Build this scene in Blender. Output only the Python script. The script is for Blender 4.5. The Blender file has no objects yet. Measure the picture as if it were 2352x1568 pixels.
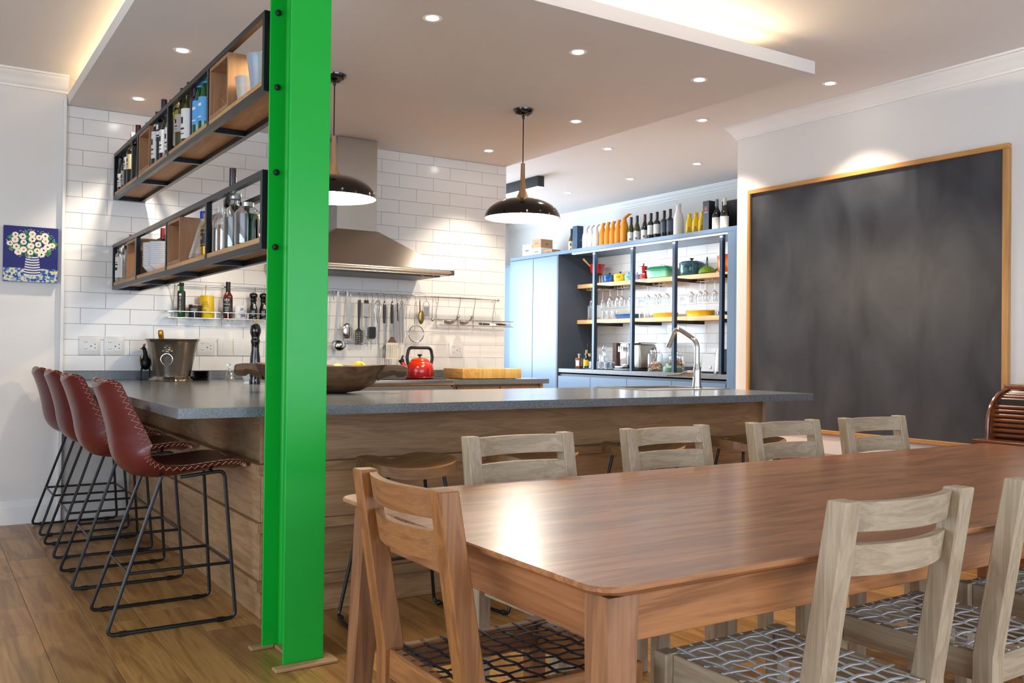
import bpy, bmesh, math, random
from mathutils import Vector, Matrix
random.seed(7)
SC = bpy.context.scene
COL = SC.collection
PI = math.pi
# ---------------------------------------------------------------- camera
def make_camera():
    yaw, pit, rol = math.radians(-33.0), 0.00987664, 0.0113003
    cy, sy = math.cos(yaw), math.sin(yaw)
    fwd = Vector((-sy * math.cos(pit), cy * math.cos(pit), math.sin(pit)))
    r = Vector((cy, sy, 0)); u = r.cross(fwd)
    r2 = r * math.cos(rol) + u * math.sin(rol); u2 = -r * math.sin(rol) + u * math.cos(rol)
    cam = bpy.data.cameras.new('camera'); o = bpy.data.objects.new('camera', cam); COL.objects.link(o)
    cam.sensor_fit = 'HORIZONTAL'; cam.sensor_width = 36.0; cam.lens = 36.0 * 2108.535 / 2352.0
    cam.clip_start = 0.05
    m = Matrix((r2, u2, -fwd)).transposed().to_4x4(); m.translation = Vector((0, 0, 1.12))
    o.matrix_world = m
    SC.camera = o
make_camera()
# ---------------------------------------------------------------- world, daylight, exposure
W = bpy.data.worlds.new('sky'); SC.world = W; W.use_nodes = True
wb = W.node_tree.nodes['Background']; wb.inputs[0].default_value = (0.55, 0.72, 1.0, 1); wb.inputs[1].default_value = 1.0
def area(name, loc, rot, sx, sy, power, col, spread=None):
    l = bpy.data.lights.new(name, 'AREA'); l.shape = 'RECTANGLE'; l.size = sx; l.size_y = sy
    l.energy = power; l.color = col
    if spread: l.spread = spread
    o = bpy.data.objects.new(name, l); COL.objects.link(o); o.location = loc; o.rotation_euler = rot
    return o
COOL = (0.72, 0.85, 1.0)
WARM = (1.0, 0.78, 0.52)
NEUT = (1.0, 0.86, 0.70)
area('daylight_rear_doors', (1.6, -2.52, 1.25), (PI/2, 0, 0), 5.4, 2.2, 150, COOL)
area('daylight_left_window', (-2.52, 1.6, 1.4), (PI/2, 0, -PI/2), 4.2, 2.0, 115, COOL)
area('daylight_scullery_window', (4.5, 10.5, 1.6), (PI/2, 0, PI), 2.4, 1.5, 200, (0.66, 0.82, 1.0))
SC.view_settings.view_transform = 'Standard'
SC.view_settings.look = 'None'
SC.view_settings.exposure = 0.25
SC.view_settings.gamma = 1.0
SC.view_settings.use_curve_mapping = False
SC.cycles.use_denoising = True
SC.cycles.max_bounces = 8
SC.cycles.diffuse_bounces = 4
SC.cycles.glossy_bounces = 4
SC.cycles.transparent_max_bounces = 16
SC.cycles.sample_clamp_indirect = 6.0
SC.cycles.caustics_reflective = False
SC.cycles.caustics_refractive = False
# ---------------------------------------------------------------- helpers: things and parts
def obj(name, me, parent=None):
    o = bpy.data.objects.new(name, me); COL.objects.link(o)
    if parent is not None: o.parent = parent
    return o
def thing(name, label, cat, loc=(0, 0, 0), rotz=0.0, group=None):
    o = bpy.data.objects.new(name, None); COL.objects.link(o)
    o.location = loc; o.rotation_euler = (0, 0, rotz); o.empty_display_size = 0.05
    o['label'] = label; o['category'] = cat
    if group: o['group'] = group
    return o
def tag(o, label, cat, group=None):
    o['label'] = label; o['category'] = cat
    if group: o['group'] = group
    return o
def struct(o, label=None):
    o['kind'] = 'structure'
    if label: o['label'] = label
    return o
def dup(root, loc=None, rotz=None, label=None, group=None):
    r = root.copy(); COL.objects.link(r)
    if loc is not None: r.location = loc
    if rotz is not None: r.rotation_euler = (0, 0, rotz)
    if label: r['label'] = label
    if group: r['group'] = group
    for ch in list(root.children):
        c = ch.copy(); COL.objects.link(c); c.parent = r
        for g in list(ch.children):
            d = g.copy(); COL.objects.link(d); d.parent = c
    return r
# ---------------------------------------------------------------- helpers: mesh building
def fillet(pts, rad, seg=5, closed=False):
    pts = [Vector(p) for p in pts]; out = []
    n = len(pts)
    for i, p in enumerate(pts):
        if not closed and i in (0, n - 1): out.append(p); continue
        a = pts[(i - 1) % n] - p; b = pts[(i + 1) % n] - p
        la, lb = a.length, b.length
        d = min(rad, la * 0.49, lb * 0.49)
        p0 = p + a / la * d; p1 = p + b / lb * d
        for k in range(seg + 1):
            t = k / seg
            out.append(p0 * (1 - t) ** 2 + p * 2 * t * (1 - t) + p1 * t * t)
    return out
class Mb:
    def __init__(s): s.bm = bmesh.new()
    def box(s, a, b, bev=0.0, seg=2, m=None):
        x0, x1 = sorted((a[0], b[0])); y0, y1 = sorted((a[1], b[1])); z0, z1 = sorted((a[2], b[2]))
        v = [s.bm.verts.new(p) for p in ((x0,y0,z0),(x1,y0,z0),(x1,y1,z0),(x0,y1,z0),(x0,y0,z1),(x1,y0,z1),(x1,y1,z1),(x0,y1,z1))]
        f = [s.bm.faces.new([v[i] for i in q]) for q in ((3,2,1,0),(4,5,6,7),(0,1,5,4),(1,2,6,5),(2,3,7,6),(3,0,4,7))]
        if bev > 0:
            es = list({e for q in f for e in q.edges})
            r = bmesh.ops.bevel(s.bm, geom=es, offset=bev, segments=seg, profile=0.5, affect='EDGES')
            vv = list({w for q in r['faces'] for w in q.verts} | {w for w in v if w.is_valid})
        else: vv = v
        if m is not None: bmesh.ops.transform(s.bm, matrix=m, verts=vv)
        return s
    def hexa(s, bot, top):
        v = [s.bm.verts.new(p) for p in bot] + [s.bm.verts.new(p) for p in top]
        n = len(bot)
        s.bm.faces.new(v[:n][::-1]); s.bm.faces.new(v[n:])
        for i in range(n):
            j = (i + 1) % n; s.bm.faces.new((v[i], v[j], v[n + j], v[n + i]))
        return s
    def prism(s, poly, axis, a, b):
        def P(q, t):
            if axis == 'x': return (t, q[0], q[1])
            if axis == 'y': return (q[0], t, q[1])
            return (q[0], q[1], t)
        return s.hexa([P(q, a) for q in poly], [P(q, b) for q in poly])
    def lathe(s, prof, n=24, c=(0, 0, 0), m=None, cap=True, sx=1.0, sy=1.0):
        rings = []; nv = []
        for r, z in prof:
            if r <= 1e-6:
                v = s.bm.verts.new((c[0], c[1], c[2] + z)); rings.append([v]); nv.append(v)
            else:
                q = [s.bm.verts.new((c[0] + r * sx * math.cos(2*PI*i/n), c[1] + r * sy * math.sin(2*PI*i/n), c[2] + z)) for i in range(n)]
                rings.append(q); nv += q
        for A, B in zip(rings, rings[1:]):
            if len(A) == 1 and len(B) == 1: continue
            for i in range(n):
                j = (i + 1) % n
                if len(A) == 1: s.bm.faces.new((A[0], B[j], B[i]))
                elif len(B) == 1: s.bm.faces.new((A[i], A[j], B[0]))
                else: s.bm.faces.new((A[i], A[j], B[j], B[i]))
        if cap:
            if len(rings[0]) > 1: s.bm.faces.new(rings[0][::-1])
            if len(rings[-1]) > 1: s.bm.faces.new(rings[-1])
        if m is not None: bmesh.ops.transform(s.bm, matrix=m, verts=nv)
        return s
    def arc(s, r, z0, z1, a0, a1, n=10, c=(0, 0), r1=None):
        r1 = r if r1 is None else r1
        lo = []; hi = []
        for i in range(n + 1):
            t = a0 + (a1 - a0) * i / n
            lo.append(s.bm.verts.new((c[0] + r*math.cos(t), c[1] + r*math.sin(t), z0)))
            hi.append(s.bm.verts.new((c[0] + r1*math.cos(t), c[1] + r1*math.sin(t), z1)))
        for i in range(n): s.bm.faces.new((lo[i], lo[i+1], hi[i+1], hi[i]))
        return s
    def tube(s, pts, r, n=8, closed=False, fl=0.0, seg=5, flat=None, rs=None):
        if fl > 0: pts = fillet(pts, fl, seg, closed)
        pts = [Vector(p) for p in pts]; N = len(pts)
        up = None; rings = []
        for i, p in enumerate(pts):
            if closed: t = (pts[(i+1) % N] - pts[i-1])
            elif i == 0: t = pts[1] - p
            elif i == N - 1: t = p - pts[i-1]
            else: t = (pts[i+1] - p).normalized() + (p - pts[i-1]).normalized()
            t.normalize()
            if up is None:
                up = Vector((0, 0, 1)) if abs(t.z) < 0.9 else Vector((1, 0, 0))
            up = (up - t * up.dot(t))
            if up.length < 1e-5: up = t.orthogonal()
            up.normalize()
            sd = t.cross(up)
            rr = rs[i] if rs else r
            a, b = (rr, rr) if flat is None else flat
            rings.append([s.bm.verts.new(p + sd * a * math.cos(2*PI*(k+.5)/n) + up * b * math.sin(2*PI*(k+.5)/n)) for k in range(n)])
        for i in range(N if closed else N - 1):
            A, B = rings[i], rings[(i + 1) % N]
            for k in range(n):
                j = (k + 1) % n; s.bm.faces.new((A[k], A[j], B[j], B[k]))
        if not closed:
            s.bm.faces.new(rings[0][::-1]); s.bm.faces.new(rings[-1])
        return s
    def bar(s, a, b, w, d=None):
        d = w if d is None else d
        return s.tube([a, b], 0, n=4, flat=(w * 0.7071, d * 0.7071))
    def grid(s, fn, nu, nv, cu=False, cv=False):
        g = [[s.bm.verts.new(fn(i / nu, j / nv)) for j in range(nv + (0 if cv else 1))] for i in range(nu + (0 if cu else 1))]
        U, V = len(g), len(g[0])
        for i in range(nu):
            for j in range(nv):
                s.bm.faces.new((g[i][j], g[(i+1) % U][j], g[(i+1) % U][(j+1) % V], g[i][(j+1) % V]))
        return s
    def sphere(s, c, r, n=14, sx=1, sy=1, sz=1):
        pr = [(math.sin(PI*i/n), -math.cos(PI*i/n)) for i in range(n + 1)]
        pr[0] = (0, -1); pr[-1] = (0, 1)
        return s.lathe([(0, -r*sz)] + [(r*a, r*b*sz) for a, b in pr[1:-1]] + [(0, r*sz)], n=max(10, n+4), c=c, sx=sx, sy=sy)
    def sweep(s, prof, path, closed=False):
        # prof: list of (offset to the left of the path, z)
        path = [Vector((p[0], p[1])) for p in path]; N = len(path); rings = []
        for i, p in enumerate(path):
            d0 = (p - path[i-1]).normalized() if i > 0 else (path[1] - p).normalized()
            d1 = (path[i+1] - p).normalized() if i < N-1 else d0
            n0 = Vector((-d0.y, d0.x)); n1 = Vector((-d1.y, d1.x))
            m = (n0 + n1); m = m / max(1e-6, m.dot(n0)) if m.length > 1e-6 else n0
            rings.append([s.bm.verts.new((p.x + m.x*o, p.y + m.y*o, z)) for o, z in prof])
        k = len(prof)
        for A, B in zip(rings, rings[1:]):
            for i in range(k):
                j = (i + 1) % k; s.bm.faces.new((A[i], B[i], B[j], A[j]))
        s.bm.faces.new(rings[0]); s.bm.faces.new(rings[-1][::-1])
        return s
    def mesh(s, name, mat, smooth=True, ang=0.55):
        bmesh.ops.recalc_face_normals(s.bm, faces=s.bm.faces[:])
        for f in s.bm.faces: f.smooth = smooth
        if smooth:
            for e in s.bm.edges:
                if len(e.link_faces) == 2 and e.calc_face_angle(0) > ang: e.smooth = False
        me = bpy.data.meshes.new(name); s.bm.to_mesh(me); s.bm.free()
        if mat is not None: me.materials.append(mat)
        return me
    def build(s, name, mat, parent=None, smooth=True, ang=0.55):
        return obj(name, s.mesh(name, mat, smooth, ang), parent)
def B(a, b, bev=0.0, seg=2): return Mb().box(a, b, bev, seg)
def rot(axis, a): return Matrix.Rotation(a, 4, axis)
def tr(x, y, z): return Matrix.Translation((x, y, z))
def lettering(text, size, mat, parent, place, align='CENTER', name='lettering', thick=0.0):
    cu = bpy.data.curves.new('t', 'FONT'); cu.body = text; cu.size = size; cu.align_x = align; cu.align_y = 'CENTER'; cu.resolution_u = 2
    t = bpy.data.objects.new('t', cu)
    me = bpy.data.meshes.new_from_object(t)
    bpy.data.objects.remove(t); bpy.data.curves.remove(cu)
    for v in me.vertices: v.co = place(v.co.x, v.co.y)
    me.materials.clear(); me.materials.append(mat)
    return obj(name, me, parent)
# ---------------------------------------------------------------- materials
MATS = {}
def _new(name):
    m = bpy.data.materials.new(name); m.use_nodes = True; MATS[name] = m
    return m, m.node_tree.nodes, m.node_tree.links, m.node_tree.nodes['Principled BSDF']
def S(h):
    # sRGB hex -> linear
    c = [int(h[i:i+2], 16) / 255 for i in (0, 2, 4)]
    return tuple((x / 12.92 if x <= 0.04045 else ((x + 0.055) / 1.055) ** 2.4) for x in c) + (1,)
def mat(name, col, rough=0.5, metal=0.0, var=0.08, scale=8.0, bump=0.0, bscale=None, coat=0.0, spec=None, stretch=None, sheen=0):
    if name in MATS: return MATS[name]
    m, N, L, p = _new(name)
    col = S(col) if isinstance(col, str) else col
    tc = N.new('ShaderNodeTexCoord'); mp = N.new('ShaderNodeMapping'); nz = N.new('ShaderNodeTexNoise'); mx = N.new('ShaderNodeMixRGB')
    L.new(tc.outputs['Object'], mp.inputs[0]); L.new(mp.outputs[0], nz.inputs['Vector'])
    if stretch: mp.inputs['Scale'].default_value = stretch
    nz.inputs['Scale'].default_value = scale; nz.inputs['Detail'].default_value = 4
    mx.inputs[1].default_value = tuple(c * (1 - var) for c in col[:3]) + (1,)
    mx.inputs[2].default_value = tuple(min(1, c * (1 + var)) for c in col[:3]) + (1,)
    L.new(nz.outputs[0], mx.inputs[0]); L.new(mx.outputs[0], p.inputs['Base Color'])
    p.inputs['Roughness'].default_value = rough; p.inputs['Metallic'].default_value = metal
    if coat: p.inputs['Coat Weight'].default_value = coat; p.inputs['Coat Roughness'].default_value = 0.08
    if spec is not None: p.inputs['Specular IOR Level'].default_value = spec
    if bump:
        n2 = N.new('ShaderNodeTexNoise'); n2.inputs['Scale'].default_value = bscale or scale * 6; n2.inputs['Detail'].default_value = 3
        L.new(mp.outputs[0], n2.inputs['Vector'])
        b = N.new('ShaderNodeBump'); b.inputs['Strength'].default_value = bump; b.inputs['Distance'].default_value = 0.002
        L.new(n2.outputs[0], b.inputs['Height']); L.new(b.outputs[0], p.inputs['Normal'])
    return m
def wood(name, c1, c2, axis='x', rough=0.4, sc=1.0, rnd=0.25, knots=0.0, coat=0.0, contrast=1.0):
    if name in MATS: return MATS[name]
    m, N, L, p = _new(name)
    c1, c2 = S(c1), S(c2)
    tc = N.new('ShaderNodeTexCoord'); oi = N.new('ShaderNodeObjectInfo'); mp = N.new('ShaderNodeMapping'); ad = N.new('ShaderNodeVectorMath')
    mul = N.new('ShaderNodeMath'); mul.operation = 'MULTIPLY'; mul.inputs[1].default_value = 37.0
    L.new(oi.outputs['Random'], mul.inputs[0])
    cb = N.new('ShaderNodeCombineXYZ')
    for i in range(3): L.new(mul.outputs[0], cb.inputs[i])
    L.new(tc.outputs['Object'], ad.inputs[0]); L.new(cb.outputs[0], ad.inputs[1]); L.new(ad.outputs[0], mp.inputs[0])
    s = [9.0 * sc] * 3; s['xyz'.index(axis)] = 0.9 * sc
    mp.inputs['Scale'].default_value = s
    n1 = N.new('ShaderNodeTexNoise'); n1.inputs['Scale'].default_value = 1.4; n1.inputs['Detail'].default_value = 5; n1.inputs['Distortion'].default_value = 1.1
    L.new(mp.outputs[0], n1.inputs['Vector'])
    wv = N.new('ShaderNodeMath'); wv.operation = 'MULTIPLY'; wv.inputs[1].default_value = 26.0
    L.new(n1.outputs[0], wv.inputs[0])
    sn = N.new('ShaderNodeMath'); sn.operation = 'SINE'; L.new(wv.outputs[0], sn.inputs[0])
    mp2 = N.new('ShaderNodeMapping'); s2 = [120.0 * sc] * 3; s2['xyz'.index(axis)] = 3.0 * sc; mp2.inputs['Scale'].default_value = s2
    L.new(ad.outputs[0], mp2.inputs[0])
    n2 = N.new('ShaderNodeTexNoise'); n2.inputs['Scale'].default_value = 1.0; n2.inputs['Detail'].default_value = 2
    L.new(mp2.outputs[0], n2.inputs['Vector'])
    a1 = N.new('ShaderNodeMath'); a1.operation = 'MULTIPLY_ADD'; a1.inputs[1].default_value = 0.16 * contrast; L.new(sn.outputs[0], a1.inputs[0]); 
    a2 = N.new('ShaderNodeMath'); a2.operation = 'MULTIPLY_ADD'; a2.inputs[1].default_value = 0.7 * contrast; a2.inputs[2].default_value = 0.5 - 0.35 * contrast
    L.new(n2.outputs[0], a2.inputs[0]); L.new(a2.outputs[0], a1.inputs[2])
    a3 = N.new('ShaderNodeMath'); a3.operation = 'MULTIPLY_ADD'; a3.inputs[1].default_value = 0.8 * contrast; L.new(n1.outputs[0], a3.inputs[0])
    a4 = N.new('ShaderNodeMath'); a4.operation = 'SUBTRACT'; L.new(a1.outputs[0], a4.inputs[0]); a4.inputs[1].default_value = 0.4 * contrast
    L.new(a4.outputs[0], a3.inputs[2]); a3.use_clamp = True
    mx = N.new('ShaderNodeMixRGB'); mx.inputs[1].default_value = c1; mx.inputs[2].default_value = c2
    L.new(a3.outputs[0], mx.inputs[0])
    hs = N.new('ShaderNodeHueSaturation')
    rv = N.new('ShaderNodeMath'); rv.operation = 'MULTIPLY_ADD'; rv.inputs[1].default_value = 2 * rnd; rv.inputs[2].default_value = 1 - rnd
    L.new(oi.outputs['Random'], rv.inputs[0]); L.new(rv.outputs[0], hs.inputs['Value']); L.new(mx.outputs[0], hs.inputs['Color'])
    last = hs.outputs[0]
    if knots > 0:
        mpk = N.new('ShaderNodeMapping'); sk = [4.2] * 3; sk['xyz'.index(axis)] = 1.5; mpk.inputs['Scale'].default_value = sk
        L.new(ad.outputs[0], mpk.inputs[0])
        vo = N.new('ShaderNodeTexNoise'); vo.inputs['Scale'].default_value = 1.6; vo.inputs['Detail'].default_value = 4; vo.inputs['Distortion'].default_value = 0.8; L.new(mpk.outputs[0], vo.inputs['Vector'])
        rp = N.new('ShaderNodeValToRGB'); rp.color_ramp.elements[0].position = 0.64; rp.color_ramp.elements[0].color = (0, 0, 0, 1); rp.color_ramp.elements[1].position = 0.78; rp.color_ramp.elements[1].color = (1, 1, 1, 1)
        L.new(vo.outputs[0], rp.inputs[0])
        mk = N.new('ShaderNodeMixRGB'); mk.inputs[2].default_value = tuple(x * 0.22 for x in c1[:3]) + (1,)
        fk = N.new('ShaderNodeMath'); fk.operation = 'MULTIPLY'; fk.inputs[1].default_value = knots
        L.new(rp.outputs[0], fk.inputs[0]); L.new(fk.outputs[0], mk.inputs[0]); L.new(last, mk.inputs[1]); last = mk.outputs[0]
    L.new(last, p.inputs['Base Color'])
    p.inputs['Roughness'].default_value = rough
    if coat: p.inputs['Coat Weight'].default_value = coat; p.inputs['Coat Roughness'].default_value = 0.16
    b = N.new('ShaderNodeBump'); b.inputs['Strength'].default_value = 0.12; b.inputs['Distance'].default_value = 0.001
    L.new(n2.outputs[0], b.inputs['Height']); L.new(b.outputs[0], p.inputs['Normal'])
    return m
def emit(name, col, strength):
    if name in MATS: return MATS[name]
    m, N, L, p = _new(name)
    p.inputs['Base Color'].default_value = col + (1,); p.inputs['Emission Color'].default_value = col + (1,); p.inputs['Emission Strength'].default_value = strength
    return m
def glass(name, tint=(1, 1, 1), body=0.10, gloss=0.9):
    # thin-walled glass: see-through, with fresnel reflections at the rims
    if name in MATS: return MATS[name]
    m, N, L, p = _new(name); N.remove(p); out = N['Material Output']
    t = N.new('ShaderNodeBsdfTransparent'); t.inputs[0].default_value = tint + (1,)
    g = N.new('ShaderNodeBsdfGlossy'); g.inputs['Roughness'].default_value = 0.03; g.inputs[0].default_value = (gloss, gloss, gloss, 1)
    lw = N.new('ShaderNodeLayerWeight'); lw.inputs[0].default_value = 0.35
    pw = N.new('ShaderNodeMath'); pw.operation = 'MULTIPLY_ADD'; pw.inputs[1].default_value = 0.75; pw.inputs[2].default_value = body; pw.use_clamp = True
    L.new(lw.outputs['Facing'], pw.inputs[0])
    mx = N.new('ShaderNodeMixShader'); L.new(pw.outputs[0], mx.inputs[0]); L.new(t.outputs[0], mx.inputs[1]); L.new(g.outputs[0], mx.inputs[2])
    L.new(mx.outputs[0], out.inputs[0])
    return m
def speckle(name, c1, c2, rough=0.35, scale=260.0, lo=0.42, hi=0.66, spec=None):
    m, N, L, p = _new(name)
    tc = N.new('ShaderNodeTexCoord'); n1 = N.new('ShaderNodeTexNoise'); n1.inputs['Scale'].default_value = scale; n1.inputs['Detail'].default_value = 3
    L.new(tc.outputs['Object'], n1.inputs['Vector'])
    rp = N.new('ShaderNodeValToRGB'); rp.color_ramp.elements[0].position = lo; rp.color_ramp.elements[0].color = S(c1); rp.color_ramp.elements[1].position = hi; rp.color_ramp.elements[1].color = S(c2)
    L.new(n1.outputs[0], rp.inputs[0])
    n2 = N.new('ShaderNodeTexNoise'); n2.inputs['Scale'].default_value = 3.0; n2.inputs['Detail'].default_value = 5; L.new(tc.outputs['Object'], n2.inputs['Vector'])
    mx = N.new('ShaderNodeMixRGB'); mx.blend_type = 'MULTIPLY'; mx.inputs[0].default_value = 0.35
    L.new(rp.outputs[0], mx.inputs[1]); L.new(n2.outputs[0], mx.inputs[2]); L.new(mx.outputs[0], p.inputs['Base Color'])
    p.inputs['Roughness'].default_value = rough
    if spec is not None: p.inputs['Specular IOR Level'].default_value = spec
    return m
def gradient_mat(name, stops, z0, z1, rough=0.2, coat=0.3):
    # glaze that changes with height on the object itself
    m, N, L, p = _new(name)
    tc = N.new('ShaderNodeTexCoord'); sp = N.new('ShaderNodeSeparateXYZ'); mr = N.new('ShaderNodeMapRange'); rp = N.new('ShaderNodeValToRGB')
    L.new(tc.outputs['Object'], sp.inputs[0]); L.new(sp.outputs[2], mr.inputs[0]); mr.inputs[1].default_value = z0; mr.inputs[2].default_value = z1
    L.new(mr.outputs[0], rp.inputs[0])
    e = rp.color_ramp.elements; e[0].position = stops[0][0]; e[0].color = S(stops[0][1]); e[1].position = stops[-1][0]; e[1].color = S(stops[-1][1])
    for q, c in stops[1:-1]:
        x = e.new(q); x.color = S(c)
    L.new(rp.outputs[0], p.inputs['Base Color']); p.inputs['Roughness'].default_value = rough
    p.inputs['Coat Weight'].default_value = coat
    return m
wall_white = mat('wall_paint', 'E4E1DC', 0.75, var=0.02, scale=3, bump=0.04, bscale=90)
ceil_white = mat('ceiling_paint', 'E2DDD8', 0.8, var=0.015, scale=2)
trim_white = mat('trim_paint', 'ECEAE6', 0.45, var=0.02)
tile_white = mat('tile_glaze', 'E9E6E1', 0.18, var=0.03, scale=5, bump=0.05, bscale=14)
grout = mat('grout', 'C4C0BA', 0.85, var=0.06, scale=30)
steel = mat('brushed_steel', 'B9B4AC', 0.28, 1.0, var=0.06, scale=40, stretch=(1, 1, 12))
chrome = mat('chrome', 'D8D8DA', 0.06, 1.0, var=0.02)
chrome_r = mat('polished_wire', 'CFCBC4', 0.18, 1.0, var=0.03)
black_metal = mat('black_metal', '0E0F11', 0.38, 0.0, var=0.15, scale=20)
shelf_metal = mat('shelf_steel_black', '16191D', 0.33, 0.55, var=0.2, scale=25)
black_plastic = mat('black_plastic', '0C0C0D', 0.35, var=0.1)
black_gloss = mat('black_gloss', '060606', 0.07, var=0.1, coat=0.6)
white_glaze = mat('white_glaze', 'E8E8E8', 0.15, var=0.02, coat=0.3)
green_paint = mat('green_enamel', (0.004, 0.36, 0.030, 1), 0.28, var=0.10, scale=2.2, bump=0.03, bscale=25, spec=0.35)
quartz = speckle('grey_stone', '565A5E', '888B8C', 0.19, 330.0)
oak_x = wood('oak_x', '85613F', 'B08A62', 'x', 0.5, sc=2.0, rnd=0.14, knots=0.35)
oak_y = wood('oak_y', '85613F', 'B08A62', 'y', 0.5, sc=2.0, rnd=0.14, knots=0.35)
oak_z = wood('oak_z', '8A6846', 'B8946C', 'z', 0.5, rnd=0.14)
floor_oak = wood('floor_oak', '7A5128', 'B98A4E', 'y', 0.34, sc=0.8, rnd=0.20, knots=0.8, contrast=1.1)
table_x = wood('table_wood_x', '6E4022', 'B5794A', 'x', 0.30, sc=1.5, rnd=0.06, coat=0.25)
table_y = wood('table_wood_y', '6E4022', 'B07448', 'y', 0.35, rnd=0.08, coat=0.15)
table_z = wood('table_wood_z', '6A4226', 'A06E48', 'z', 0.4, rnd=0.08)
chair_x = wood('grey_oak_x', '8A745A', 'B29E82', 'x', 0.55, sc=2.2, rnd=0.07)
chair_y = wood('grey_oak_y', '8A745A', 'B29E82', 'y', 0.55, sc=2.2, rnd=0.07)
chair_z = wood('grey_oak_z', '8A745A', 'B29E82', 'z', 0.55, sc=2.2, rnd=0.07)
teak_x = wood('teak_x', '6E4220', '9E6A3A', 'x', 0.45, sc=2.0, rnd=0.07)
teak_y = wood('teak_y', '6E4220', '9E6A3A', 'y', 0.45, sc=2.0, rnd=0.07)
teak_z = wood('teak_z', '683C1A', '986434', 'z', 0.45, sc=2.0, rnd=0.07)
shelf_oak = wood('shelf_oak', '9A6E3E', 'C69B64', 'y', 0.5, rnd=0.12, knots=0.25)
box_oak = wood('box_oak', '7E583A', 'A67C56', 'z', 0.5, rnd=0.06)
pine_y = wood('pine_y', 'C29258', 'DDB581', 'y', 0.5, rnd=0.06)
mahog = wood('mahogany', '4A1E0E', '8A4A22', 'y', 0.22, rnd=0.1, coat=0.5)
frame_oak = wood('frame_oak', 'A9763C', 'CF9A58', 'y', 0.45, rnd=0.08)
frame_oak_z = wood('frame_oak_z', 'A9763C', 'CF9A58', 'z', 0.45, rnd=0.08)
leather = mat('leather', '571A1A', 0.32, var=0.25, scale=6, bump=0.12, bscale=160, coat=0.15)
leather_in = mat('leather_inside', '4A0D14', 0.3, var=0.2, scale=6, bump=0.1, bscale=160, coat=0.2)
thread = mat('thread', 'D9A98C', 0.7)
slate_blue = mat('cabinet_blue', '4E647C', 0.34, var=0.06, scale=2.5, bump=0.02)
dark_slate = mat('cabinet_inside', '353C46', 0.5, var=0.08, scale=3)
mill_black = black_gloss
# ================================================================ THE SETTING
HC = 2.84            # main ceiling
DZ = 2.665           # underside of the dropped ceiling panel
# floor: base slab with individual oak planks
fl = struct(B((-2.8, -2.8, -0.12), (7.0, 10.8, -0.02)).build('floor', mat('subfloor', '6A4A2A', 0.8)), 'warm oak plank floor')
PW = 0.1885
plank_me = {}
def plank(x, y0, y1):
    L = round(y1 - y0, 2)
    if L not in plank_me: plank_me[L] = B((-PW/2 + 0.0008, -L/2 + 0.0008, -0.02), (PW/2 - 0.0008, L/2 - 0.0008, 0.0), 0.0007, 1).mesh('plank', floor_oak, smooth=False)
    o = obj('plank', plank_me[L], fl); o.location = (x, (y0 + y1) / 2, 0)
LEN = (1.1, 1.5, 1.9)
ix = 0; x = 0.416 - 0.094 - PW * 16
while x < 6.95:
    y = -2.7 + random.choice((0, 0.4, 0.7, 1.0, 1.3)) - 1.1; end = 6.5 if x < 4.1 else 10.7
    while y < end:
        L = random.choice(LEN)
        lim0, lim1 = max(y, -2.7), min(y + L, end)
        if lim1 - lim0 > 0.05 and lim1 > (0.2 if x < 5.2 else 4.9) and lim1 > x * 0.2 - 0.5: plank(x, lim0, lim1)
        y += L
    x += PW
# ceiling
struct(B((-2.8, -2.8, HC), (7.0, 10.8, HC + 0.12)).build('ceiling', ceil_white), 'white ceiling')
CX = (1.080, 1.255); 
slab = Mb(); poly = [(0.797, 3.338), (1.075, 3.338), (1.075, 3.40), (1.262, 3.40), (1.262, 3.338), (4.143, 3.338), (4.143, 6.508), (0.797, 6.508)]
slab.prism(poly, 'z', DZ, DZ + 0.07)
struct(slab.build('ceiling_dropped_panel', ceil_white, smooth=False), 'dropped white ceiling panel over the kitchen')
struct(B((1.3, 3.75, DZ + 0.07), (3.8, 6.5, HC)).build('ceiling_panel_core', ceil_white), 'core that carries the dropped ceiling panel')
# walls
TY = 6.5             # face of the kitchen tiles
wb_ = struct(B((0.79, TY + 0.008, 0), (4.143, 6.72, HC)).build('wall_back', grout), 'white tiled kitchen wall')
struct(B((-2.8, TY + 0.012, 0), (0.79, 6.72, HC)).build('wall_left_of_tiles', wall_white), 'plain white wall left of the tiles')
struct(B((4.143, TY + 0.008, 0), (4.150, 6.72, HC)).build('trim_1', trim_white), 'white edge of the tiled wall')
struct(B((0.772, 6.478, 0), (0.790, TY + 0.012, DZ + 0.03)).build('trim_2', trim_white), 'white strip between plain wall and tiles')
XR = 5.222; YE = 4.918
struct(B((XR, -2.8, 0), (5.42, YE, HC)).build('wall_right', wall_white), 'white wall that carries the blackboard')
struct(B((5.42, 4.72, 0), (6.84, YE, HC)).build('wall_pantry_end', wall_white), 'white end wall of the pantry')
wp = struct(B((6.84, 4.72, 0), (7.0, 10.8, HC)).build('wall_pantry', wall_white), 'white wall behind the pantry units')
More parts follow.
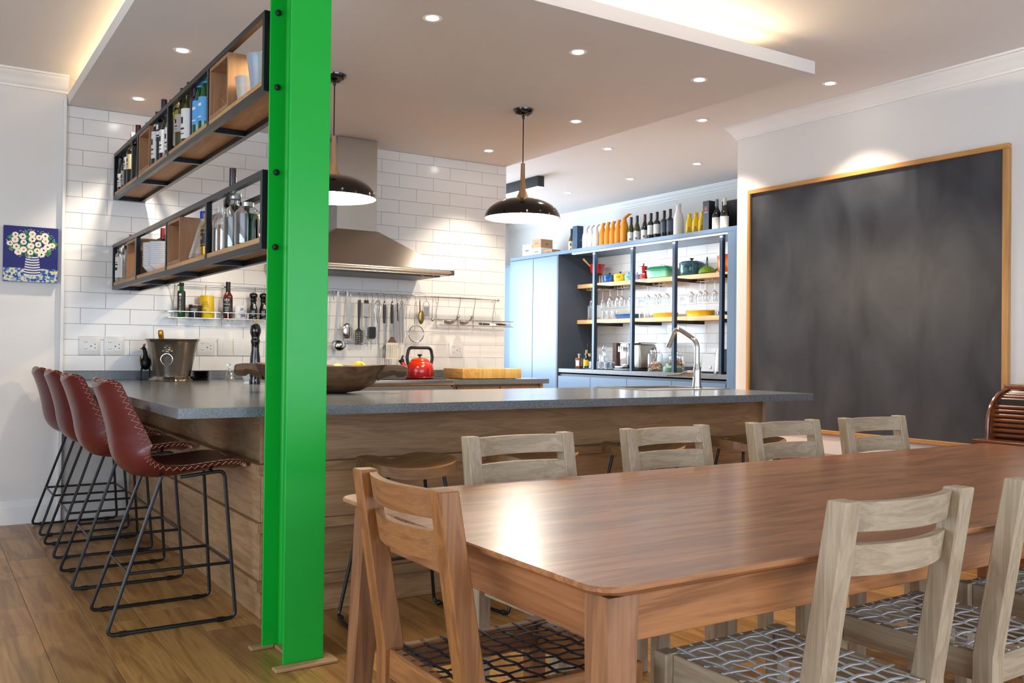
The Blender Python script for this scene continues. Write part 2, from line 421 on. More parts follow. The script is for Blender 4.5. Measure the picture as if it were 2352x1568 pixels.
# scullery far wall with a window, scullery left wall
sw = Mb(); sw.box((2.6, 10.6, 0), (7.0, 10.8, 0.85)); sw.box((2.6, 10.6, 2.35), (7.0, 10.8, HC)); sw.box((2.6, 10.6, 0.85), (3.3, 10.8, 2.35)); sw.box((5.7, 10.6, 0.85), (7.0, 10.8, 2.35))
struct(sw.build('wall_scullery', wall_white), 'scullery end wall with a window')
struct(B((2.4, 6.72, 0), (2.6, 10.8, HC)).build('wall_scullery_side', wall_white), 'scullery side wall')
wf = Mb(); 
for xx in (3.3, 4.47, 5.64): wf.box((xx, 10.62, 0.85), (xx + 0.06, 10.68, 2.35))
wf.box((3.3, 10.62, 0.85), (5.7, 10.68, 0.91)); wf.box((3.3, 10.62, 2.29), (5.7, 10.68, 2.35))
struct(wf.build('window_1', trim_white), 'white window frame in the scullery')
# rear wall with glazed doors and left wall with window (daylight)
rw = Mb(); rw.box((-2.8, -2.8, 2.4), (5.42, -2.6, HC)); rw.box((-2.8, -2.8, 0), (-1.2, -2.6, 2.4)); rw.box((4.4, -2.8, 0), (5.42, -2.6, 2.4))
struct(rw.build('wall_rear', wall_white), 'rear wall with glazed doors')
df = Mb()
for i in range(5): df.box((-1.2 + i * 1.385, -2.72, 0), (-1.14 + i * 1.385, -2.66, 2.4))
df.box((-1.2, -2.72, 0), (4.4, -2.66, 0.08)); df.box((-1.2, -2.72, 2.32), (4.4, -2.66, 2.4))
struct(df.build('door_1', trim_white), 'glazed doors in the rear wall')
lw_ = Mb(); lw_.box((-2.8, -2.6, 0), (-2.6, 6.72, 0.4)); lw_.box((-2.8, -2.6, 2.4), (-2.6, 6.72, HC)); lw_.box((-2.8, -2.6, 0.4), (-2.6, -0.5, 2.4)); lw_.box((-2.8, 3.7, 0.4), (-2.6, 6.72, 2.4))
struct(lw_.build('wall_left', wall_white), 'left wall with a window')
wf = Mb()
for i in range(4): wf.box((-2.72, -0.5 + i * 1.38, 0.4), (-2.66, -0.44 + i * 1.38, 2.4))
wf.box((-2.72, -0.5, 0.4), (-2.66, 3.7, 0.46)); wf.box((-2.72, -0.5, 2.34), (-2.66, 3.7, 2.4))
struct(wf.build('window_2', trim_white), 'white window frame in the left wall')
# cornices
CORN = [(0, 2.737), (0.012, 2.737), (0.014, 2.750), (0.022, 2.756), (0.030, 2.775), (0.046, 2.800), (0.060, 2.812), (0.066, 2.826), (0.080, 2.828), (0.082, HC), (0, HC)]
struct(Mb().sweep(CORN, [(XR, -2.6), (XR, YE), (6.84, YE)]).build('trim_3', trim_white), 'white cornice above the blackboard')
struct(Mb().sweep(CORN, [(0.797, TY + 0.012), (-2.6, TY + 0.012)]).build('trim_4', trim_white), 'white cornice on the left wall')
CS = [(o * 0.75, HC - (HC - z) * 0.78) for o, z in CORN]
struct(Mb().sweep(CS, [(6.84, YE), (6.84, 10.6)]).build('trim_5', trim_white), 'white cornice above the pantry')
# baseboards
BP = [(0, 0), (0.018, 0), (0.018, 0.107), (0.014, 0.112), (0.012, 0.140), (0.006, 0.146), (0, 0.146)]
struct(Mb().sweep(BP, [(0.772, TY + 0.012), (-2.6, TY + 0.012)]).build('baseboard_left', trim_white), 'white baseboard on the left wall')
struct(Mb().sweep(BP, [(XR, -2.6), (XR, YE), (6.2, YE)]).build('baseboard_right', trim_white), 'white baseboard on the right wall')
# kitchen wall tiles 300 x 100 in running bond, each tile its own piece
TW, TH, TJ = 0.3018, 0.1022, 0.0022
tile_me = {}
def tile_mesh(w, h, key):
    if key not in tile_me: tile_me[key] = B((-w/2, 0, -h/2), (w/2, 0.012, h/2), 0.0012, 1).mesh('tile', tile_white, smooth=False)
    return tile_me[key]
def tiles(parent, u0, u1, z0, z1, zref, uref, put):
    r = int(math.floor((z0 - zref) / TH)); 
    while zref + r * TH < z1:
        a, b = max(z0, zref + r * TH), min(z1, zref + (r + 1) * TH)
        if b - a > 0.012:
            off = uref + (TW / 2 if r % 2 else 0)
            c = int(math.floor((u0 - off) / TW))
            while off + c * TW < u1:
                p, q = max(u0, off + c * TW), min(u1, off + (c + 1) * TW)
                if q - p > 0.012:
                    w, h = round(q - p - TJ, 3), round(b - a - TJ, 3)
                    put(tile_mesh(w, h, (w, h)), (p + q) / 2, (a + b) / 2)
                c += 1
        r += 1
def put_back(me, u, z):
    o = obj('tile', me, wb_); o.location = (u, TY, z)
# horizontal joint measured at z 1.391+ and vertical joint at x 1.041 on that course
tiles(wb_, 0.792, 4.141, 0.957, DZ - 0.001, DZ - 17 * TH + 0.028, 1.041, put_back)
def put_pantry(me, u, z):
    o = obj('tile', me, wp); o.location = (6.828, u, z); o.rotation_euler = (0, 0, -PI/2)
tiles(wp, 5.95, 8.64, 0.97, 2.24, 2.24 - 20 * TH, 6.99, put_pantry)
# downlights in the ceilings
dl_trim = mat('downlight_trim', 'E8E4DF', 0.35)
dl_glow = emit('downlight_lamp', (1.0, 0.93, 0.82), 60.0)
def downlight(x, y, z, power, label, col=NEUT, ang=95):
    t = thing('downlight', label, 'downlight', (x, y, z), 0, 'recessed ceiling downlights')
    Mb().lathe([(0.030, -0.001), (0.046, -0.003), (0.048, 0.0), (0.048, 0.004), (0.030, 0.004)], 24, cap=False).build('trim_ring', dl_trim, t)
    Mb().lathe([(0.0, -0.0012), (0.030, -0.0012), (0.030, 0.003), (0, 0.003)], 20, cap=False).build('lamp', dl_glow, t)
    l = bpy.data.lights.new('downlight_beam', 'SPOT'); l.energy = power; l.color = col; l.spot_size = math.radians(ang); l.spot_blend = 0.55; l.shadow_soft_size = 0.03
    o = obj('downlight_beam', l, t); o.location = (0, 0, -0.012)
PWR = 72
DL = [(1.144, 4.95, 'above the upper wine shelf'), (1.144, 6.075, 'in the corner nearest the tiled wall at left'), (1.998, 3.79, 'nearest the green column on its right'), (2.848, 3.79, 'between the green column and the panel corner'),
      (3.70, 3.78, 'near the front right corner of the dropped panel'), (3.70, 4.94, 'right of the pendant cord'), (3.70, 6.06, 'nearest the right end of the tiled wall')]
for x, y, w in DL: downlight(x, y, DZ, PWR, 'white recessed downlight in dropped ceiling, ' + w)
ML = [(4.85, 3.79, 'outside the panel corner above the blackboard'), (4.86, 4.93, 'beside the end of the cornice'), (4.90, 6.09, 'beyond the panel, left of the pantry cornice'), (5.95, 6.10, 'closest to the pantry end wall'),
      (5.94, 7.02, 'above the middle of the pantry'), (5.92, 8.03, 'above the far end of the pantry')]
for x, y, w in ML: downlight(x, y, HC, PWR, 'white recessed downlight in main ceiling, ' + w)
# led strips on top of the dropped panel (cove light)
led = emit('cove_led', (1.0, 0.80, 0.50), 9.0)
def cove(a, b, label, rot_, power):
    t = thing('led_strip', label, 'led strip', ((a[0]+b[0])/2, (a[1]+b[1])/2, DZ + 0.07), 0, 'cove led strips')
    dx, dy = (b[0]-a[0])/2, (b[1]-a[1])/2
    B((-max(dx, 0.006), -max(dy, 0.006), 0), (max(dx, 0.006), max(dy, 0.006), 0.004)).build('channel', trim_white, t)
    B((-max(dx, 0.004), -max(dy, 0.004), 0.004), (max(dx, 0.004), max(dy, 0.004), 0.006)).build('diffuser', led, t)
    L = max(dx, dy) * 2
    o = area('cove_light', (0, 0, 0.012), rot_, L if dx > dy else 0.03, 0.03 if dx > dy else L, power, WARM); o.parent = t
cove((0.95, 3.50), (0.95, 6.45), 'warm led strip on top of the dropped panel, left edge', (0, math.radians(-35), 0), 55)
cove((1.35, 3.49), (3.85, 3.49), 'warm led strip on top of the dropped panel, front edge', (math.radians(-35), 0, 0), 60)
# black linear light in the passage
t = thing('linear_light', 'black linear ceiling light glowing below, in the passage behind the pendant', 'ceiling light', (5.13, 8.2, HC))
B((-0.04, -0.79, -0.105), (0.04, 0.79, 0.0), 0.002).build('housing', mat('dark_grey_metal', '2A2E33', 0.4, var=0.1), t)
B((-0.034, -0.78, -0.113), (0.034, 0.78, -0.1051)).build('diffuser', emit('linear_glow', (0.9, 0.96, 1.0), 7.0), t)
o = area('linear_beam', (0, 0, -0.12), (0, 0, 0), 0.07, 1.5, 45, (0.85, 0.93, 1.0)); o.parent = t
# ================================================================ COLUMN
t = thing('steel_column', 'bright green painted steel I-beam column with black bolts', 'column', (1.1675, 3.2525, 0))
hw, hd, tf, tw = 0.0735, 0.1215, 0.0105, 0.0075
B((-hw, -hd, 0.012), (hw, -hd + tf, HC), 0.001, 1).build('flange', green_paint, t)
B((-hw, hd - tf, 0.012), (hw, hd, HC), 0.001, 1).build('flange', green_paint, t)
B((-tw/2, -hd + tf, 0.012), (tw/2, hd - tf, HC)).build('web', green_paint, t)
fil = Mb()
for sx in (-1, 1):
    for sy in (-1, 1):
        q = [(sx*tw/2, sy*(hd-tf))] + [(sx*(tw/2 + 0.011*(1-math.sin(a))), sy*(hd-tf-0.011*(1-math.cos(a)))) for a in (0, 0.4, 0.8, 1.2, PI/2)]
        fil.prism(q if sx*sy > 0 else q[::-1], 'z', 0.012, HC)
fil.build('root_fillet', green_paint, t)
for z in (2.376, 2.096, 1.777, 1.497):
    b = Mb(); b.lathe([(0, -0.009), (0.006, -0.009), (0.011, -0.006), (0.012, 0), (0.012, 0.003)], 16, m=rot('X', -PI/2) @ Matrix.Scale(-1, 4, (0, 0, 1)) if False else rot('X', -PI/2))
    o = b.build('bolt', black_metal, t); o.location = (-0.045, hd - tf - 0.001, z)
# timber trim strips round the column foot
for nm, a, b in (('foot_trim', (-0.115, -0.165), (0.115, -0.1225)), ('foot_trim', (-0.115, 0.1085), (-0.028, 0.150)), ('foot_trim', (-0.028, -0.11), (-0.0045, 0.1085)), ('foot_trim', (0.0765, -0.12), (0.115, 0.150))):
    B((a[0], a[1], 0.0), (b[0], b[1], 0.013), 0.003, 1).build(nm, oak_x if abs(b[0]-a[0]) > abs(b[1]-a[1]) else oak_y, t)
# ================================================================ KITCHEN JOINERY
CT = 0.900
t = thing('worktop', 'grey stone L-shaped worktop with raised back strip', 'worktop', (0, 0, 0))
# bar run and left run; the sink cut-out is left open
def slabpart(name, poly, z0=CT - 0.037, z1=CT):
    return Mb().prism(poly, 'z', z0, z1).build(name, quartz, t, smooth=False)
SX0, SX1, SY0, SY1 = 3.56, 4.10, 4.12, 4.44     # bowl opening
w = Mb()
for poly in ([(0.784, 3.378), (4.2, 3.378), (4.2, SY0), (0.784, SY0)], [(0.784, SY0), (SX0, SY0), (SX0, SY1), (0.784, SY1)], [(SX1, SY0), (4.2, SY0), (4.2, SY1), (SX1, SY1)], [(0.784, SY1), (4.2, SY1), (4.2, 4.46), (0.784, 4.46)]):
    w.prism(poly, 'z', CT - 0.037, CT)
bmesh.ops.remove_doubles(w.bm, verts=w.bm.verts[:], dist=0.0005)
w.build('bar_top', quartz, t, smooth=False)
slabpart('side_top', [(0.784, 4.46), (1.86, 4.46), (1.86, 6.49), (0.784, 6.49)])
slabpart('cooktop_left_top', [(1.86, 5.88), (2.09, 5.88), (2.09, 6.49), (1.86, 6.49)])
B((0.80, 6.472, CT), (2.09, 6.4985, CT + 0.056), 0.0015, 1).build('upstand', quartz, t)
t2 = thing('worktop', 'grey stone worktop with a chopping board, right of the cooker', 'worktop', (0, 0, 0))
Mb().prism([(3.335, 5.93), (4.205, 5.93), (4.205, 6.49), (3.335, 6.49)], 'z', CT - 0.037, CT).build('slab', quartz, t2, smooth=False)
B((3.335, 6.472, CT), (4.14, 6.4985, CT + 0.056), 0.0015, 1).build('upstand', quartz, t2)
o = B((2.10, 6.472, CT - 0.02), (3.33, 6.4985, CT + 0.056), 0.0015, 1).build('splash_strip', quartz); tag(o, 'grey stone strip behind the cooker', 'upstand')
# bar base clad in oak boards: wide recessed boards and narrow proud ledges
FY, LX = 3.735, 1.205      # face of wide boards (front, left side)
t = thing('breakfast_bar', 'oak clad base of the breakfast bar with stepped horizontal boards', 'bar base', (0, 0, 0))
Mb().prism([(LX + 0.02, FY + 0.02), (4.17, FY + 0.02), (4.17, 4.40), (1.80, 4.40), (1.80, 6.48), (LX + 0.02, 6.48)], 'z', 0.0, CT - 0.0375).build('carcass', mat('carcass', '5A4430', 0.7), t, smooth=False)
ROW = [(0.0, 0.120, 0.0), (0.160, 0.360, -0.008), (0.400, 0.600, -0.008), (0.640, CT - 0.060, 0.012)]
for z0, z1, inset in ROW:
    B((LX - 0.002, FY + inset, z0 + 0.001), (4.18, FY + 0.02 + max(0, inset), z1 - 0.001), 0.001, 1).build('board', oak_x, t)
    y = FY + 0.0; cuts = [y + 0.0]
    segs = [FY, 4.62, 5.38, 6.02, 6.48] if inset < 0.01 else [FY, 4.9, 6.48]
    for a, b in zip(segs, segs[1:]):
        B((LX + inset, a + 0.001, z0 + 0.001), (LX + 0.02 + max(0, inset), b - 0.001, z1 - 0.001), 0.001, 1).build('board', oak_y, t)
for z0, z1 in ((0.120, 0.160), (0.360, 0.400), (0.600, 0.640)):
    B((LX - 0.026, FY - 0.026, z0), (4.18, FY + 0.02, z1), 0.0012, 1).build('ledge', oak_x, t)
    B((LX - 0.026, FY + 0.0205, z0), (LX + 0.02, 6.48, z1), 0.0012, 1).build('ledge', oak_y, t)
B((LX, FY + 0.004, CT - 0.060), (4.18, FY + 0.02, CT - 0.0375)).build('top_rail', oak_x, t)
B((LX + 0.004, FY + 0.02, CT - 0.060), (LX + 0.02, 6.48, CT - 0.0375)).build('top_rail', oak_y, t)
B((4.172, FY - 0.02, 0.0), (4.192, 4.42, CT - 0.0375), 0.001, 1).build('end_panel', oak_z, t)
# oak unit right of the cooker
t = thing('base_cabinet', 'oak base cabinet under the chopping board, right of the cooker', 'cabinet', (0, 0, 0))
B((3.36, 5.985, 0.0), (4.16, 6.48, CT - 0.0375)).build('body', oak_z, t)
for a, b in ((3.39, 3.765), (3.775, 4.135)): B((a, 5.965, 0.1), (b, 5.984, CT - 0.055), 0.001, 1).build('door', oak_z, t)
B((4.137, 5.955, 0.0), (4.165, 5.9845, CT - 0.0375), 0.001, 1).build('end_panel', oak_z, t)
# cooker
t = thing('range_cooker', 'stainless steel range cooker below the extractor hood', 'cooker', (2.71, 5.90, 0))
B((-0.605, 0.02, 0.02), (0.605, 0.565, 0.86), 0.003, 1).build('body', steel, t)
B((-0.61, -0.02, 0.862), (0.61, 0.565, 0.902), 0.006, 2).build('hob_top', steel, t)
B((-0.57, 0.03, 0.9025), (0.57, 0.53, 0.907), 0.001, 1).build('glass_hob', black_gloss, t)
B((-0.605, -0.004, 0.70), (0.605, 0.02, 0.845), 0.003, 1).build('control_panel', steel, t)
for i in range(9):
    k = Mb(); k.lathe([(0, -0.03), (0.016, -0.03), (0.019, -0.004), (0.022, 0.0)], 14, m=tr(-0.52 + i * 0.13, -0.004, 0.775) @ rot('X', -PI/2)); k.build('knob', black_plastic, t)
for a, b in ((-0.59, 0.09), (0.11, 0.59)):
    d = B((a, 0.0, 0.13), (b, 0.02, 0.68), 0.003, 1).build('oven_door', steel, t)
    Mb().tube([(a + 0.04, 0, 0.62), (a + 0.04, -0.04, 0.62), (b - 0.04, -0.04, 0.62), (b - 0.04, 0, 0.62)], 0.009, 8, fl=0.01).build('handle', chrome_r, d)
# extractor hood
t = thing('extractor_hood', 'stainless steel chimney extractor hood on the tiled wall', 'extractor hood', (2.70, 6.499, 0))
hy = -0.53
Mb().box((-0.157, -0.235, 1.99), (0.157, 0, DZ - 0.002), 0.002, 1).build('chimney', steel, t)
B((-0.1545, -0.2325, 2.30), (0.1545, -0.0005, 2.302)).build('chimney_joint', mat('joint_dark', '6b6864', .4, 1), t)
Mb().hexa([(-0.61, hy, 1.712), (0.62, hy, 1.712), (0.62, 0, 1.712), (-0.61, 0, 1.712)], [(-0.165, -0.245, 1.99), (0.165, -0.245, 1.99), (0.165, 0, 1.99), (-0.165, 0, 1.99)]).build('canopy', steel, t, smooth=False)
B((-0.61, hy, 1.668), (0.62, 0, 1.711), 0.002, 1).build('lip', steel, t)
B((-0.56, hy + 0.06, 1.660), (0.57, -0.03, 1.6678)).build('filter', mat('filter_mesh', '5c5954', 0.4, 1.0, var=0.4, scale=120), t)
Mb().tube([(-0.63, hy - 0.025, 1.69), (0.635, hy - 0.025, 1.69)], 0.010, 10).build('front_rail', chrome_r, t)
for xx in (-0.62, 0.627): B((xx - 0.012, hy - 0.036, 1.672), (xx + 0.012, hy + 0.01, 1.708), 0.002, 1).build('rail_bracket', mat('hood_bracket', '55534f', .35, .6), t)
for xx in (0.40, 0.49): Mb().lathe([(0, -0.022), (0.008, -0.020), (0.011, -0.01), (0.006, 0.0)], 12, c=(xx, hy + 0.03, 1.668)).build('control_knob', chrome, t)
# ================================================================ SINK AND TAP
t = thing('kitchen_sink', 'stainless steel inset sink in the worktop', 'sink', (0, 0, 0))
rim = Mb(); a = (3.52, 3.965, 4.165, 4.455)
for q in ((a[0], a[1], SX0 + .012, a[3]), (SX1 - .012, a[1], a[2], a[3]), (SX0 + .012, a[1], SX1 - .012, SY0 + .012), (SX0 + .012, SY1 - .006, SX1 - .012, a[3])): rim.box((q[0], q[1], CT), (q[2], q[3], CT + 0.004))
rim.build('rim', steel, t, smooth=False)
bw = Mb(); i0 = 0.004
for q in ((SX0 + i0, SY0 + i0, SX0 + .012, SY1 - i0), (SX1 - .012, SY0 + i0, SX1 - i0, SY1 - i0), (SX0 + .012, SY0 + i0, SX1 - .012, SY0 + .012), (SX0 + .012, SY1 - .012, SX1 - .012, SY1 - i0)): bw.box((q[0], q[1], 0.74), (q[2], q[3], CT - 0.0005))
bw.box((SX0 + i0, SY0 + i0, 0.732), (SX1 - i0, SY1 - i0, 0.74)); bw.build('bowl', steel, t, smooth=False)
t = thing('mixer_tap', 'chrome mixer tap with angled spout beside the sink', 'tap', (3.975, 4.058, CT + 0.004))
Mb().lathe([(0.034, 0), (0.034, 0.006), (0.026, 0.012), (0.0235, 0.05), (0.0235, 0.105), (0.019, 0.13), (0.0155, 0.15)], 24).build('body', chrome, t)
Mb().tube([(0, 0, 0.13), (0, 0, 0.285), (-0.012, 0.170, 0.372), (-0.016, 0.228, 0.262)], 0.0145, 14, fl=0.045, seg=7).build('spout', chrome, t)
Mb().tube([(-0.0155, 0.222, 0.276), (-0.0165, 0.236, 0.250)], 0.0165, 14).build('aerator', chrome, t)
lv = Mb(); lv.tube([(0, 0.015, 0.088), (-0.004, 0.075, 0.088)], 0.019, 14)
lv.build('lever_hub', chrome, t)
Mb().tube([(-0.004, 0.072, 0.092), (-0.01, 0.13, 0.078), (-0.018, 0.25, 0.070)], 0.01, 10, rs=[0.019, 0.010, 0.004]).build('lever', chrome, t)
# ================================================================ PANTRY
PX, PB = 6.25, 6.826
PY0, PY1, PY2 = 5.885, 8.655, 9.69
PT = 2.281
t = thing('pantry_unit', 'slate blue open pantry unit with timber shelves and black posts', 'pantry unit', (0, 0, 0))
B((PX, PY0, 2.240), (PB, PY2, PT), 0.0015, 1).build('top_board', slate_blue, t)
B((PX, PY0, 0.0), (PB, PY0 + 0.022, 2.2395), 0.001, 1).build('side_panel', slate_blue, t)
B((PX, PY0 + 0.0225, 0.0), (PX + 0.022, PY0 + 0.115, 2.2395), 0.001, 1).build('filler_strip', slate_blue, t)
B((PX, PY1, 0.0), (PB, PY1 + 0.022, 2.2395), 0.001, 1).build('side_panel', mat('panel_dark', '3C444F', 0.5, var=0.06, scale=3), t)
B((PX + 0.03, PY0 + 0.13, 0.08), (PB, PY1 - 0.002, 0.86)).build('base_carcass', dark_slate, t)
ys = [PY0 + 0.13, 6.74, 7.42, 8.04, PY1 - 0.004]
for a, b in zip(ys, ys[1:]): B((PX + 0.008, a + 0.002, 0.10), (PX + 0.029, b - 0.002, 0.835), 0.0015, 1).build('base_door', slate_blue, t)
B((PX + 0.012, PY0 + 0.117, 0.875), (PB, PY1 - 0.001, 0.920), 0.0015, 1).build('pantry_worktop', quartz, t)
B((PB - 0.02, PY0 + 0.03, 0.9205), (PB, PY1 - 0.001, 0.968), 0.001, 1).build('upstand', quartz, t)
S1, S2 = 1.903, 1.486
for zt in (S1, S2): B((6.53, PY0 + 0.024, zt - 0.046), (PB - 0.001, PY1 - 0.002, zt), 0.0015, 1).build('shelf', pine_y, t)
for y in (8.035, 7.392, 6.755, 6.118):
    p = B((6.285, y - 0.018, 0.9205), (6.325, y + 0.018, 2.2395), 0.001, 1).build('post', mat('post_steel', '23303E', 0.3, 0.3, var=0.1), t)
    for zt in (S1, S2): B((6.3255, y - 0.017, zt - 0.080), (6.70, y + 0.017, zt - 0.0465)).build('bracket', black_metal, p)
# led strip under the pantry top
led2 = emit('pantry_led', (0.95, 0.97, 1.0), 5.0)
tt = thing('led_strip', 'slim white led strip under the pantry top board', 'led strip', (PX + 0.03, 7.22, 2.2395))
B((-0.012, -1.20, -0.012), (0.012, 1.20, 0.0)).build('channel', trim_white, tt)
B((-0.009, -1.195, -0.016), (0.009, 1.195, -0.0121)).build('diffuser', led2, tt)
o = area('pantry_beam', (0.0, 0, -0.03), (0, math.radians(-25), 0), 0.03, 2.3, 7, (0.95, 0.96, 1.0)); o.parent = tt
# tall cupboards left of the open part
t = thing('tall_cupboard', 'tall slate blue two door cupboard beyond the tiled wall', 'cupboard', (0, 0, 0))
B((PX + 0.022, PY1 + 0.023, 0.0), (PB, PY2, 2.2395)).build('body', slate_blue, t)
for a, b in ((PY1 + 0.025, 9.168), (9.176, PY2 - 0.004)): B((PX, a, 0.09), (PX + 0.0215, b, 2.232), 0.0015, 1).build('door', slate_blue, t)
t = thing('tall_cupboard', 'farther slate blue cupboard seen as a sliver past the tiled wall', 'cupboard', (0, 0, 0))
B((PX + 0.05, PY2 + 0.01, 0.0), (PB, 10.55, 2.20)).build('body', slate_blue, t)
B((PX + 0.03, PY2 + 0.012, 0.09), (PX + 0.0495, 10.54, 2.17), 0.0015, 1).build('door', slate_blue, t)
# ================================================================ BLACKBOARD
t = thing('blackboard', 'large blackboard in an oak frame on the right wall', 'blackboard', (XR, 0, 0))
m, N, L, p = _new('chalkboard')
tc = N.new('ShaderNodeTexCoord'); n1 = N.new('ShaderNodeTexNoise'); n1.inputs['Scale'].default_value = 2.2; n1.inputs['Detail'].default_value = 8; n1.inputs['Distortion'].default_value = 0.6
mp = N.new('ShaderNodeMapping'); mp.inputs['Scale'].default_value = (1, 1.6, 0.7); L.new(tc.outputs['Object'], mp.inputs[0]); L.new(mp.outputs[0], n1.inputs['Vector'])
rp = N.new('ShaderNodeValToRGB'); rp.color_ramp.elements[0].position = 0.35; rp.color_ramp.elements[0].color = S('25272D'); rp.color_ramp.elements[1].position = 0.75; rp.color_ramp.elements[1].color = S('484A50')
L.new(n1.outputs[0], rp.inputs[0]); L.new(rp.outputs[0], p.inputs['Base Color']); p.inputs['Roughness'].default_value = 0.42
BY0, BY1, BZ0, BZ1 = 2.834, 4.786, 0.578, 2.333
B((-0.018, BY0 + 0.02, BZ0 + 0.015), (0, BY1 - 0.02, BZ1 - 0.02)).build('slate', m, t)
B((-0.035, BY0, BZ1 - 0.03), (0, BY1, BZ1), 0.002, 1).build('frame_rail', frame_oak, t)
B((-0.035, BY0, BZ0), (0, BY1, BZ0 + 0.025), 0.002, 1).build('frame_rail', frame_oak, t)
B((-0.035, BY1 - 0.025, BZ0 + 0.0255), (0, BY1, BZ1 - 0.0305), 0.002, 1).build('frame_stile', frame_oak_z, t)
B((-0.035, BY0, BZ0 + 0.0255), (0, BY0 + 0.034, BZ1 - 0.0305), 0.002, 1).build('frame_stile', frame_oak_z, t)
# bench below the blackboard
t = thing('wall_bench', 'low reddish wooden bench against the wall below the blackboard', 'bench', (5.03, 3.55, 0))
B((-0.17, -0.75, 0.41), (0.17, 0.75, 0.445), 0.004, 2).build('seat', wood('red_wood', '6A2B18', '93502E', 'y', 0.35), t)
for sx in (-0.13, 0.13):
    for sy in (-0.68, 0.68): B((sx - 0.025, sy - 0.025, 0), (sx + 0.025, sy + 0.025, 0.409), 0.002, 1).build('leg', MATS['red_wood'], t)
# roll-top desk
t = thing('rolltop_desk', 'mahogany roll-top desk with slatted tambour against the right wall', 'desk', (0, 0, 0))
DY0, DY1 = 1.35, 2.62
prof = [(4.595, 0.70)] + [(4.60 + 0.20 * (1 - math.cos(a)), 0.70 + 0.07 + 0.17 * math.sin(a)) for a in [PI/2 * i / 8 for i in range(9)]] + [(5.20, 0.945), (5.20, 0.70)]
for a, b in ((DY1 - 0.025, DY1), (DY0, DY0 + 0.025)):
    Mb().prism(prof, 'y', a, b).build('end_panel', mahog, t, smooth=False)
Mb().tube([(4.588, DY1 - 0.012, 0.70)] + [(4.592 + 0.20 * (1 - math.cos(a)), DY1 - 0.012, 0.775 + 0.172 * math.sin(a)) for a in [PI/2 * i / 8 for i in range(9)]], 0.009, 8).build('edge_moulding', mahog, t)
ns = 13
for i in range(ns):
    s = (i + 0.5) / ns
    if s < 0.22: x, z, nx, nz = 4.625, 0.705 + s / 0.22 * 0.075, -1, 0
    else:
        a = (s - 0.22) / 0.78 * PI / 2; x, z = 4.625 + 0.185 * (1 - math.cos(a)), 0.78 + 0.152 * math.sin(a)
    Mb().tube([(x, DY0 + 0.026, z), (x, DY1 - 0.026, z)], 0.0095, 8).build('slat', mahog, t)
B((4.66, DY0 + 0.026, 0.7005), (5.19, DY1 - 0.026, 0.90)).build('tambour_backing', mat('dark_backing', '1c0b05', 0.6), t)
B((4.80, DY0 - 0.02, 0.9455), (5.215, DY1 + 0.02, 0.972), 0.004, 2).build('top', mahog, t)
B((4.50, DY0 - 0.015, 0.665), (5.21, DY1 + 0.015, 0.6995), 0.004, 2).build('desk_board', mahog, t)
for a, b in ((DY0, DY0 + 0.40), (DY1 - 0.40, DY1)):
    q = B((4.55, a, 0.0), (5.18, b, 0.664), 0.002, 1).build('pedestal', mahog, t)
    for z in (0.08, 0.27, 0.46): B((4.535, a + 0.02, z), (4.5495, b - 0.02, z + 0.17), 0.002, 1).build('drawer_front', mahog, q)
# ================================================================ LEATHER BAR STOOLS
def catmull(P, n):
    P = [Vector(p) for p in P]; out = []
    N = len(P) - 1
    for k in range(n + 1):
        t = k / n * N; i = min(int(t), N - 1); f = t - i
        p0 = P[i-1] if i > 0 else P[i] * 2 - P[i+1]; p1, p2 = P[i], P[i+1]; p3 = P[i+2] if i + 2 <= N else P[i+1] * 2 - P[i]
        out.append(0.5 * ((2*p1) + (p2-p0)*f + (2*p0-5*p1+4*p2-p3)*f*f + (3*p1-p0-3*p2+p3)*f**3))
    return out
PROF = [(.292, .622), (.275, .645), (.22, .655), (.13, .648), (.04, .636), (-.05, .630), (-.115, .642), (-.16, .675), (-.186, .735), (-.205, .82), (-.228, .90), (-.252, .962), (-.264, .978)]
NU, NV = 80, 16
CP = catmull(PROF, NU)
def shell_pt(i, v, outer, lift=0.0):
    u = i / NU; p = CP[i]
    t = (CP[min(i+1, NU)] - CP[max(i-1, 0)]).normalized(); n = Vector((t.y, -t.x))   # points up and forward
    if n.y < 0 and i < NU * 0.45: n = -n
    if i >= NU * 0.45 and n.x < 0: n = -n
    w = 0.205 + 0.012 * math.sin(PI * u) - 0.035 * max(0, u - 0.55) / 0.45
    e0, e1 = u / 0.10, (1 - u) / 0.11
    if e0 < 1: w *= 0.80 + 0.20 * math.sqrt(max(0, 1 - (1 - e0) ** 2))
    if e1 < 1: w *= 0.62 + 0.38 * math.sqrt(max(0, 1 - (1 - e1) ** 2))
    c = 0.006 + 0.062 * math.exp(-((u - 0.58) / 0.16) ** 2) + 0.045 * max(0, min(1, (u - 0.5) / 0.2)) * (1 if u < 0.9 else (1 - u) / 0.1)
    th = 0.044 if u < 0.5 else 0.044 - 0.02 * min(1, (u - 0.5) / 0.2)
    if e0 < 1: th *= max(0.05, math.sqrt(max(0, 1 - (1 - e0) ** 2)))
    if e1 < 1: th *= max(0.1, math.sqrt(max(0, 1 - (1 - e1) ** 2)))
    d = c * abs(v) ** 2.2
    if outer: d -= th * max(0, 1 - abs(v) ** 3.5) ** 0.8 + lift
    return (p.x + n.x * d, w * v * (1 + (0.006 * lift / 0.002 if lift else 0)), p.y + n.y * d)
